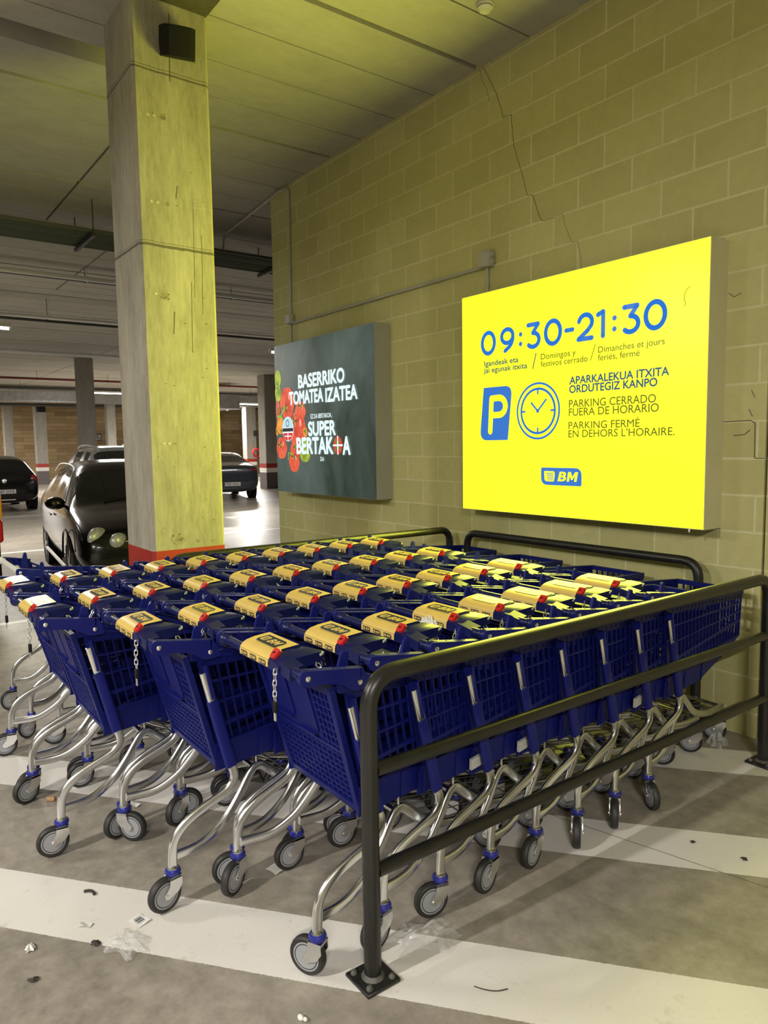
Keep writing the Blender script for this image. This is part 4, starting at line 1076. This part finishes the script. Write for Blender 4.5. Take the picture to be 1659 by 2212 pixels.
# black hatchback nose towards the carts
car = make_car('hatchback_car', 'glossy black hatchback facing the carts, half hidden by the concrete column', (-6.85, -.975, 0), math.radians(-6), HATCH, MT['blackpaint'], HSEG, (-1.28, 1.30))
car.scale = (1, .94, 1)
for s in (-1, 1):
    b = MB(); b.sphere((0, 0, 0), .085, .125, .078, 16, 10); m_ = b.build('wing_mirror', MT['blackpaint'], car, (.80, s*.94, 1.0))
    b = MB(); b.bar((0, -s*.02, -.03), (-.02, -s*.16, -.05), .05, .03, (0, 0, 1)); b.build('mirror_stalk', MT['black'], m_)
    b = MB(); b.sphere((0, 0, 0), .06, .14, .115, 18, 12); h = b.build('headlight', MT['lens'], car, (1.955, s*.64, .68)); h.rotation_euler = (0, 0, -s*.5)
    b = MB(); b.sphere((0, 0, 0), .06, .115, .095, 18, 12); h2 = b.build('headlight', MT['lens'], car, (2.045, s*.43, .635)); h2.rotation_euler = (0, 0, -s*.3)
    b = MB(); b.sphere((0, 0, 0), .02, .07, .05, 12, 8); b.build('fog_light', MT['lens'], car, (2.05, s*.45, .36))
    b = MB(); b.tube(catmull([(.86, s*.835, .985), (.42, s*.66, 1.36), (.2, s*.63, 1.425), (-.4, s*.635, 1.45), (-1.1, s*.63, 1.43), (-1.5, s*.65, 1.33)], 6), .008, 6); b.build('window_glint', MT['bright'], car)  # reflected line around the side windows, modelled as a bright steel tube
    b = MB(); b.tube(catmull([(1.62, s*.885, .50), (1.55, s*.90, .66), (1.38, s*.905, .73), (1.15, s*.905, .69), (1.0, s*.90, .55), (.95, s*.90, .36)], 6), .012, 6); b.build('arch_lip', MT['blackpaint'], car)
    b = MB(); b.bar((-1.0, s*.885, .26), (.95, s*.885, .25), .03, .03, (0, 0, 1)); b.build('sill_trim', MT['bright'], car)
    b = MB(); b.bevbox(-.09, .09, -.012, .012, -.014, .014, .006); b.build('door_handle', MT['blackpaint'], car, (-.15, s*.905, .80))
for z in (.60, .635):
    b = MB(); b.bar((2.08, -.36, z), (2.08, .36, z), .014, .010, (0, 0, 1)); b.build('grille_bar', MT['bright'], car)
b = MB(); b.bevbox(-.07, .07, -.28, .28, -.18, .18, .03); b.build('front_seat', MT['darkpipe'], car, (-.3, -.38, .95))
b = MB(); b.tube([(1.04, -.4, 1.03), (.98, .3, 1.06)], .007, 6); b.build('wiper', MT['black'], car)
# black hatchback seen from behind, left
car = make_car('hatchback_car', 'black hatchback seen from behind at the left edge, reversed into a far bay', (-20.25, -.60, 0), PI, HATCH, MT['blackpaint'], HSEG, (-1.28, 1.30))
plate(car, '5687 DYZ', -2.115, .55, -1)
for s in (-1, 1):
    b = MB(); b.sphere((0, 0, 0), .07, .13, .13, 14, 10); q = b.build('tail_lamp', MT['redlens'], car, (-1.99, s*.70, .84))
    b = MB(); b.sphere((0, 0, 0), .03, .06, .03, 10, 6); b.build('reflector', MT['lens'], q, (-.05, -s*.02, .03))
b = MB(); b.lathe([(0, .02), (.045, .018), (.06, .008), (.062, 0)], (-2.085, 0, .83), (-1, 0, 0), 20); b.build('round_badge', MT['bright'], car)
b = MB(); b.bar((-2.09, -.25, .33), (-2.09, .22, .33), .02, .03, (0, 0, 1)); b.build('bumper_trim', MT['bright'], car)
# silver estate with roof rails
SUVS = [(x*1.06, h*1.02, zb+.03, zt*1.10, hr*1.06, zr*1.15) for x, h, zb, zt, hr, zr in HATCH]
car = make_car('estate_car', 'silver estate car with chrome roof rails behind the black hatchback', (-16.3, 1.75, 0), 0, SUVS, MT['silverpaint'], HSEG, (-1.35, 1.38), .33, .84)
for s in (-1, 1):
    b = MB(); b.tube(catmull([(.35, s*.52, 1.64), (.22, s*.56, 1.70), (-.4, s*.58, 1.74), (-1.1, s*.57, 1.73), (-1.5, s*.55, 1.66)], 6), .022, 8); b.build('roof_rail', MT['bright'], car)
    b = MB(); b.sphere((0, 0, 0), .10, .07, .065, 14, 10); b.build('wing_mirror', MT['black'], car, (.78, s*1.04, 1.12))
# dark blue-grey saloon from behind
SAL = [(-2.30, .60, .40, .80, .52, .86), (-2.26, .80, .30, .96, .68, 1.01), (-2.15, .88, .24, 1.03, .74, 1.08), (-1.75, .90, .22, 1.02, .72, 1.12), (-1.05, .91, .20, 1.0, .60, 1.38), (-.92, .91, .20, 1.0, .59, 1.42),
       (-.5, .91, .20, .98, .59, 1.46), (-.42, .91, .20, .98, .59, 1.46), (.22, .91, .20, .96, .58, 1.44), (.34, .91, .20, .96, .57, 1.41), (1.0, .90, .20, .95, .72, 1.03), (1.12, .90, .20, .94, .76, .98), (1.75, .87, .21, .84, .66, .88), (2.1, .79, .24, .72, .58, .76), (2.3, .6, .32, .56, .44, .6)]
SSEG = ['b', 'b', 'b', 'r', 'b', 's', 'b', 's', 'b', 'w', 'b', 'b', 'b', 'b']
car = make_car('saloon_car', 'dark blue-grey saloon seen from behind between the column and the poster', (-19.75, 6.12, 0), PI-math.radians(14), SAL, MT['bluepaint'], SSEG, (-1.36, 1.42), .32, .82)
plate(car, '7090 NHD', -2.315, .50, -1)
for s in (-1, 1):
    b = MB(); b.sphere((0, 0, 0), .05, .20, .045, 14, 10); b.build('tail_lamp', MT['redlens'], car, (-2.22, s*.62, .92))
b = MB(); b.bar((-2.32, -.55, .62), (-2.32, .55, .62), .02, .012, (0, 0, 1)); b.build('bumper_trim', MT['bluepaint'], car)
# van corner at the left edge
r = empty('van', (-6.6, -3.72, 0)); tag(r, 'dark van at the left edge showing one amber and red tail lamp', 'van', 'parked cars')
b = MB()
P = rpoly([(-2.2, -.93), (2.2, -.93), (2.2, .93), (-2.2, .93)], [.25, .12, .12, .25], 5)
vs = []; lev = [(.28, .96), (.45, 1.0), (1.0, 1.0), (1.35, .97), (1.75, .90), (1.86, .82)]
for z, k in lev: vs += [(x*(1 if x < 0 else (.985 if z > 1.3 else 1)), y*k, z) for x, y in P]
n = len(P); fs = [tuple(reversed(range(n))), tuple((len(lev)-1)*n+i for i in range(n))]
for j in range(len(lev)-1):
    for i in range(n): fs.append((j*n+i, j*n+(i+1) % n, (j+1)*n+(i+1) % n, (j+1)*n+i))
b.add(vs, fs); b.build('body', MT['blackpaint'], r)
b = MB(); b.bevbox(2.12, 2.215, .80, .945, 1.0, 1.24, .02); t_l = b.build('turn_lamp', MT['amber'], r)
b = MB(); b.bevbox(2.12, 2.215, .80, .945, .78, .998, .02); b.build('tail_lamp', MT['redlens'], r)
b = MB(); b.bevbox(2.19, 2.225, -.75, .72, 1.15, 1.62, .02); b.build('rear_window', MT['glass'], r)
for x in (-1.4, 1.35):
    for s in (-1, 1):
        b = MB(); b.lathe([(.12, .03), (.3, .03), (.33, .01), (.33, -.2), (.1, -.2)], (x, s*.90, .33), (0, s, 0), 24); b.build('wheel', MT['tyre'], r)

# ------------------------------------------------------------------ litter on the floor and carts
def crumple(name, loc, sx, sy, h, mat, label, cat, n=14, seed=1, rz=0, smooth=False):
    rnd = random.Random(seed); b = MB(); vs = []; ph = [(rnd.uniform(-7, 7), rnd.uniform(-7, 7), rnd.uniform(0, 6)) for _ in range(4 if smooth else 6)]; jt = 0 if smooth else .04
    for j in range(n+1):
        for i in range(n+1):
            u, v = i/n*2-1, j/n*2-1; e = 1-.35*abs(math.sin(3*math.atan2(v, u)+seed))
            f = sum(abs(math.sin(a*u+c*v+p)) for a, c, p in ph)/len(ph)
            edge = max(0, 1-max(abs(u), abs(v))**3)
            vs.append((u*sx*e+rnd.uniform(-1, 1)*jt*sx, v*sy*e+rnd.uniform(-1, 1)*jt*sy, .001+h*f*(.15+.85*edge)*(1 if smooth else rnd.uniform(.6, 1.1))))
    fs = [(j*(n+1)+i, j*(n+1)+i+1, (j+1)*(n+1)+i+1, (j+1)*(n+1)+i) for j in range(n) for i in range(n)]
    b.add(vs, fs); o = b.build(name, mat, None, loc, ang=120 if smooth else 25); o.rotation_euler = (0, 0, rz); return tag(o, label, cat)
crumple('plastic_bag', (.80, -3.27, 0), .085, .06, .045, MT['film'], 'crumpled clear plastic bag on the floor at lower left, by the dark leaf', 'plastic bag', 34, 3, .5, True)
crumple('plastic_bag', (1.375, -2.47, 0), .085, .13, .05, MT['film'], 'crumpled clear plastic bag under a caster beside the rail post', 'plastic bag', 34, 5, -.5, True)
crumple('plastic_bag', (1.16, -.25, 0), .05, .06, .09, MT['film'], 'clear plastic scrap by the front casters near the wall', 'plastic bag', 24, 8, 0, True)
crumple('tissue', (.617, -3.529, 0), .020, .018, .026, MT['paperwhite'], 'small white crumpled tissue on bare floor at lower left', 'paper scrap', 10, 2)
crumple('tissue', (1.035, -2.155, .948), .045, .022, .045, MT['paperwhite'], 'white crumpled tissue stuck at a cart handle panel', 'paper scrap', 12, 4)
def flat_scrap(name, loc, w_, h_, rz, mat, label, cat, lines=0):
    r = empty(name, loc, rz); tag(r, label, cat)
    b = MB(); n = 6
    vs = [((i/n-.5)*w_, (j/n-.5)*h_, .0012+.005*abs(math.sin(3*i/n+2*j/n))) for j in range(n+1) for i in range(n+1)]
    b.add(vs, [(j*(n+1)+i, j*(n+1)+i+1, (j+1)*(n+1)+i+1, (j+1)*(n+1)+i) for j in range(n) for i in range(n)]); b.build('sheet', mat, r)
    if lines:
        b = MB()
        for k in range(4): x = -w_*.22+w_*.12*k; b.box(x, x+w_*(.03+.03*(k % 2)), -h_*.32, h_*.22, .0072, .0076)
        b.build('printed_bars', MT['ink'], r)
flat_scrap('paper_label', (.698, -3.196, 0), .062, .05, .3, MT['paperwhite'], 'white torn paper label with printed bars, on the white stripe', 'paper scrap', 1)
flat_scrap('paper_scrap', (.607, -3.353, 0), .045, .022, .8, MT['label'], 'small beige paper scrap on the white stripe left of the label', 'paper scrap')
flat_scrap('paper_scrap', (.715, -2.675, 0), .06, .05, .2, MT['paperwhite'], 'flat white paper under the second row casters', 'paper scrap')
flat_scrap('paper_scrap', (-.15, -2.95, 0), .07, .03, .4, MT['paperwhite'], 'white paper scrap beneath the left rows of carts', 'paper scrap')
def leaf(loc, s, rz, label, seed):
    rnd = random.Random(seed); b = MB(); P = []
    for i in range(16):
        a = 2*PI*i/16; rr = s*(1+.25*rnd.uniform(-1, 1)); P.append((rr*math.cos(a), rr*.75*math.sin(a), .002+.006*rnd.random()))
    b.add(P+[(0, 0, .012)], [(i, (i+1) % 16, 16) for i in range(16)]); o = b.build('dry_leaf', MT['leaf'], None, loc); o.rotation_euler = (0, 0, rz); tag(o, label, 'leaf')
leaf((.726, -3.351, 0), .019, .3, 'dark brown crumpled leaf lying at the white stripe edge beside the bag', 1)
leaf((.78, -3.55, 0), .016, 1.2, 'dark flattened leaf alone on bare floor at lower left', 2)
leaf((1.60, -1.235, 0), .010, 1.2, 'small dark leaf on the second white stripe, right side', 3)
leaf((1.79, -1.19, 0), .012, .2, 'brown leaf on grey floor beyond the second white stripe', 4)
b = MB(); b.tube(catmull([(-.025, 0, .006), (-.008, .004, .008), (.01, .001, .007), (.022, -.012, .006)], 5), .005, 6); o = b.build('black_scrap', MT['leaf'], None, (.426, -3.29, 0)); o.rotation_euler = (0, 0, .8); tag(o, 'short black rubber scrap on the white stripe', 'scrap')
b = MB(); b.tube(catmull([(-.05, 0, .003), (-.015, -.008, .004), (.02, -.004, .003), (.05, .01, .004)], 6), .0016, 5); o = b.build('twig', MT['leaf'], None, (1.669, -2.457, 0)); o.rotation_euler = (0, 0, .7); tag(o, 'thin dark twig on the white stripe at lower right', 'twig')
b = MB(); b.tube([(-.018, 0, .011), (.018, 0, .011)], .011, 12); o = b.build('cork', MT['cork'], None, (-.425, -3.245, 0)); o.rotation_euler = (0, 0, .9); tag(o, 'tan bottle cork on the floor by the left casters', 'cork')
b = MB(); b.sphere((0, 0, .008), .012, .009, .008, 10, 6); b.sphere((.012, .008, .006), .008, .007, .006, 8, 5); o = b.build('crumb', MT['paperwhite'], None, (1.419, -2.969, 0)); tag(o, 'pale crumb on bare floor near the bottom edge', 'crumb')
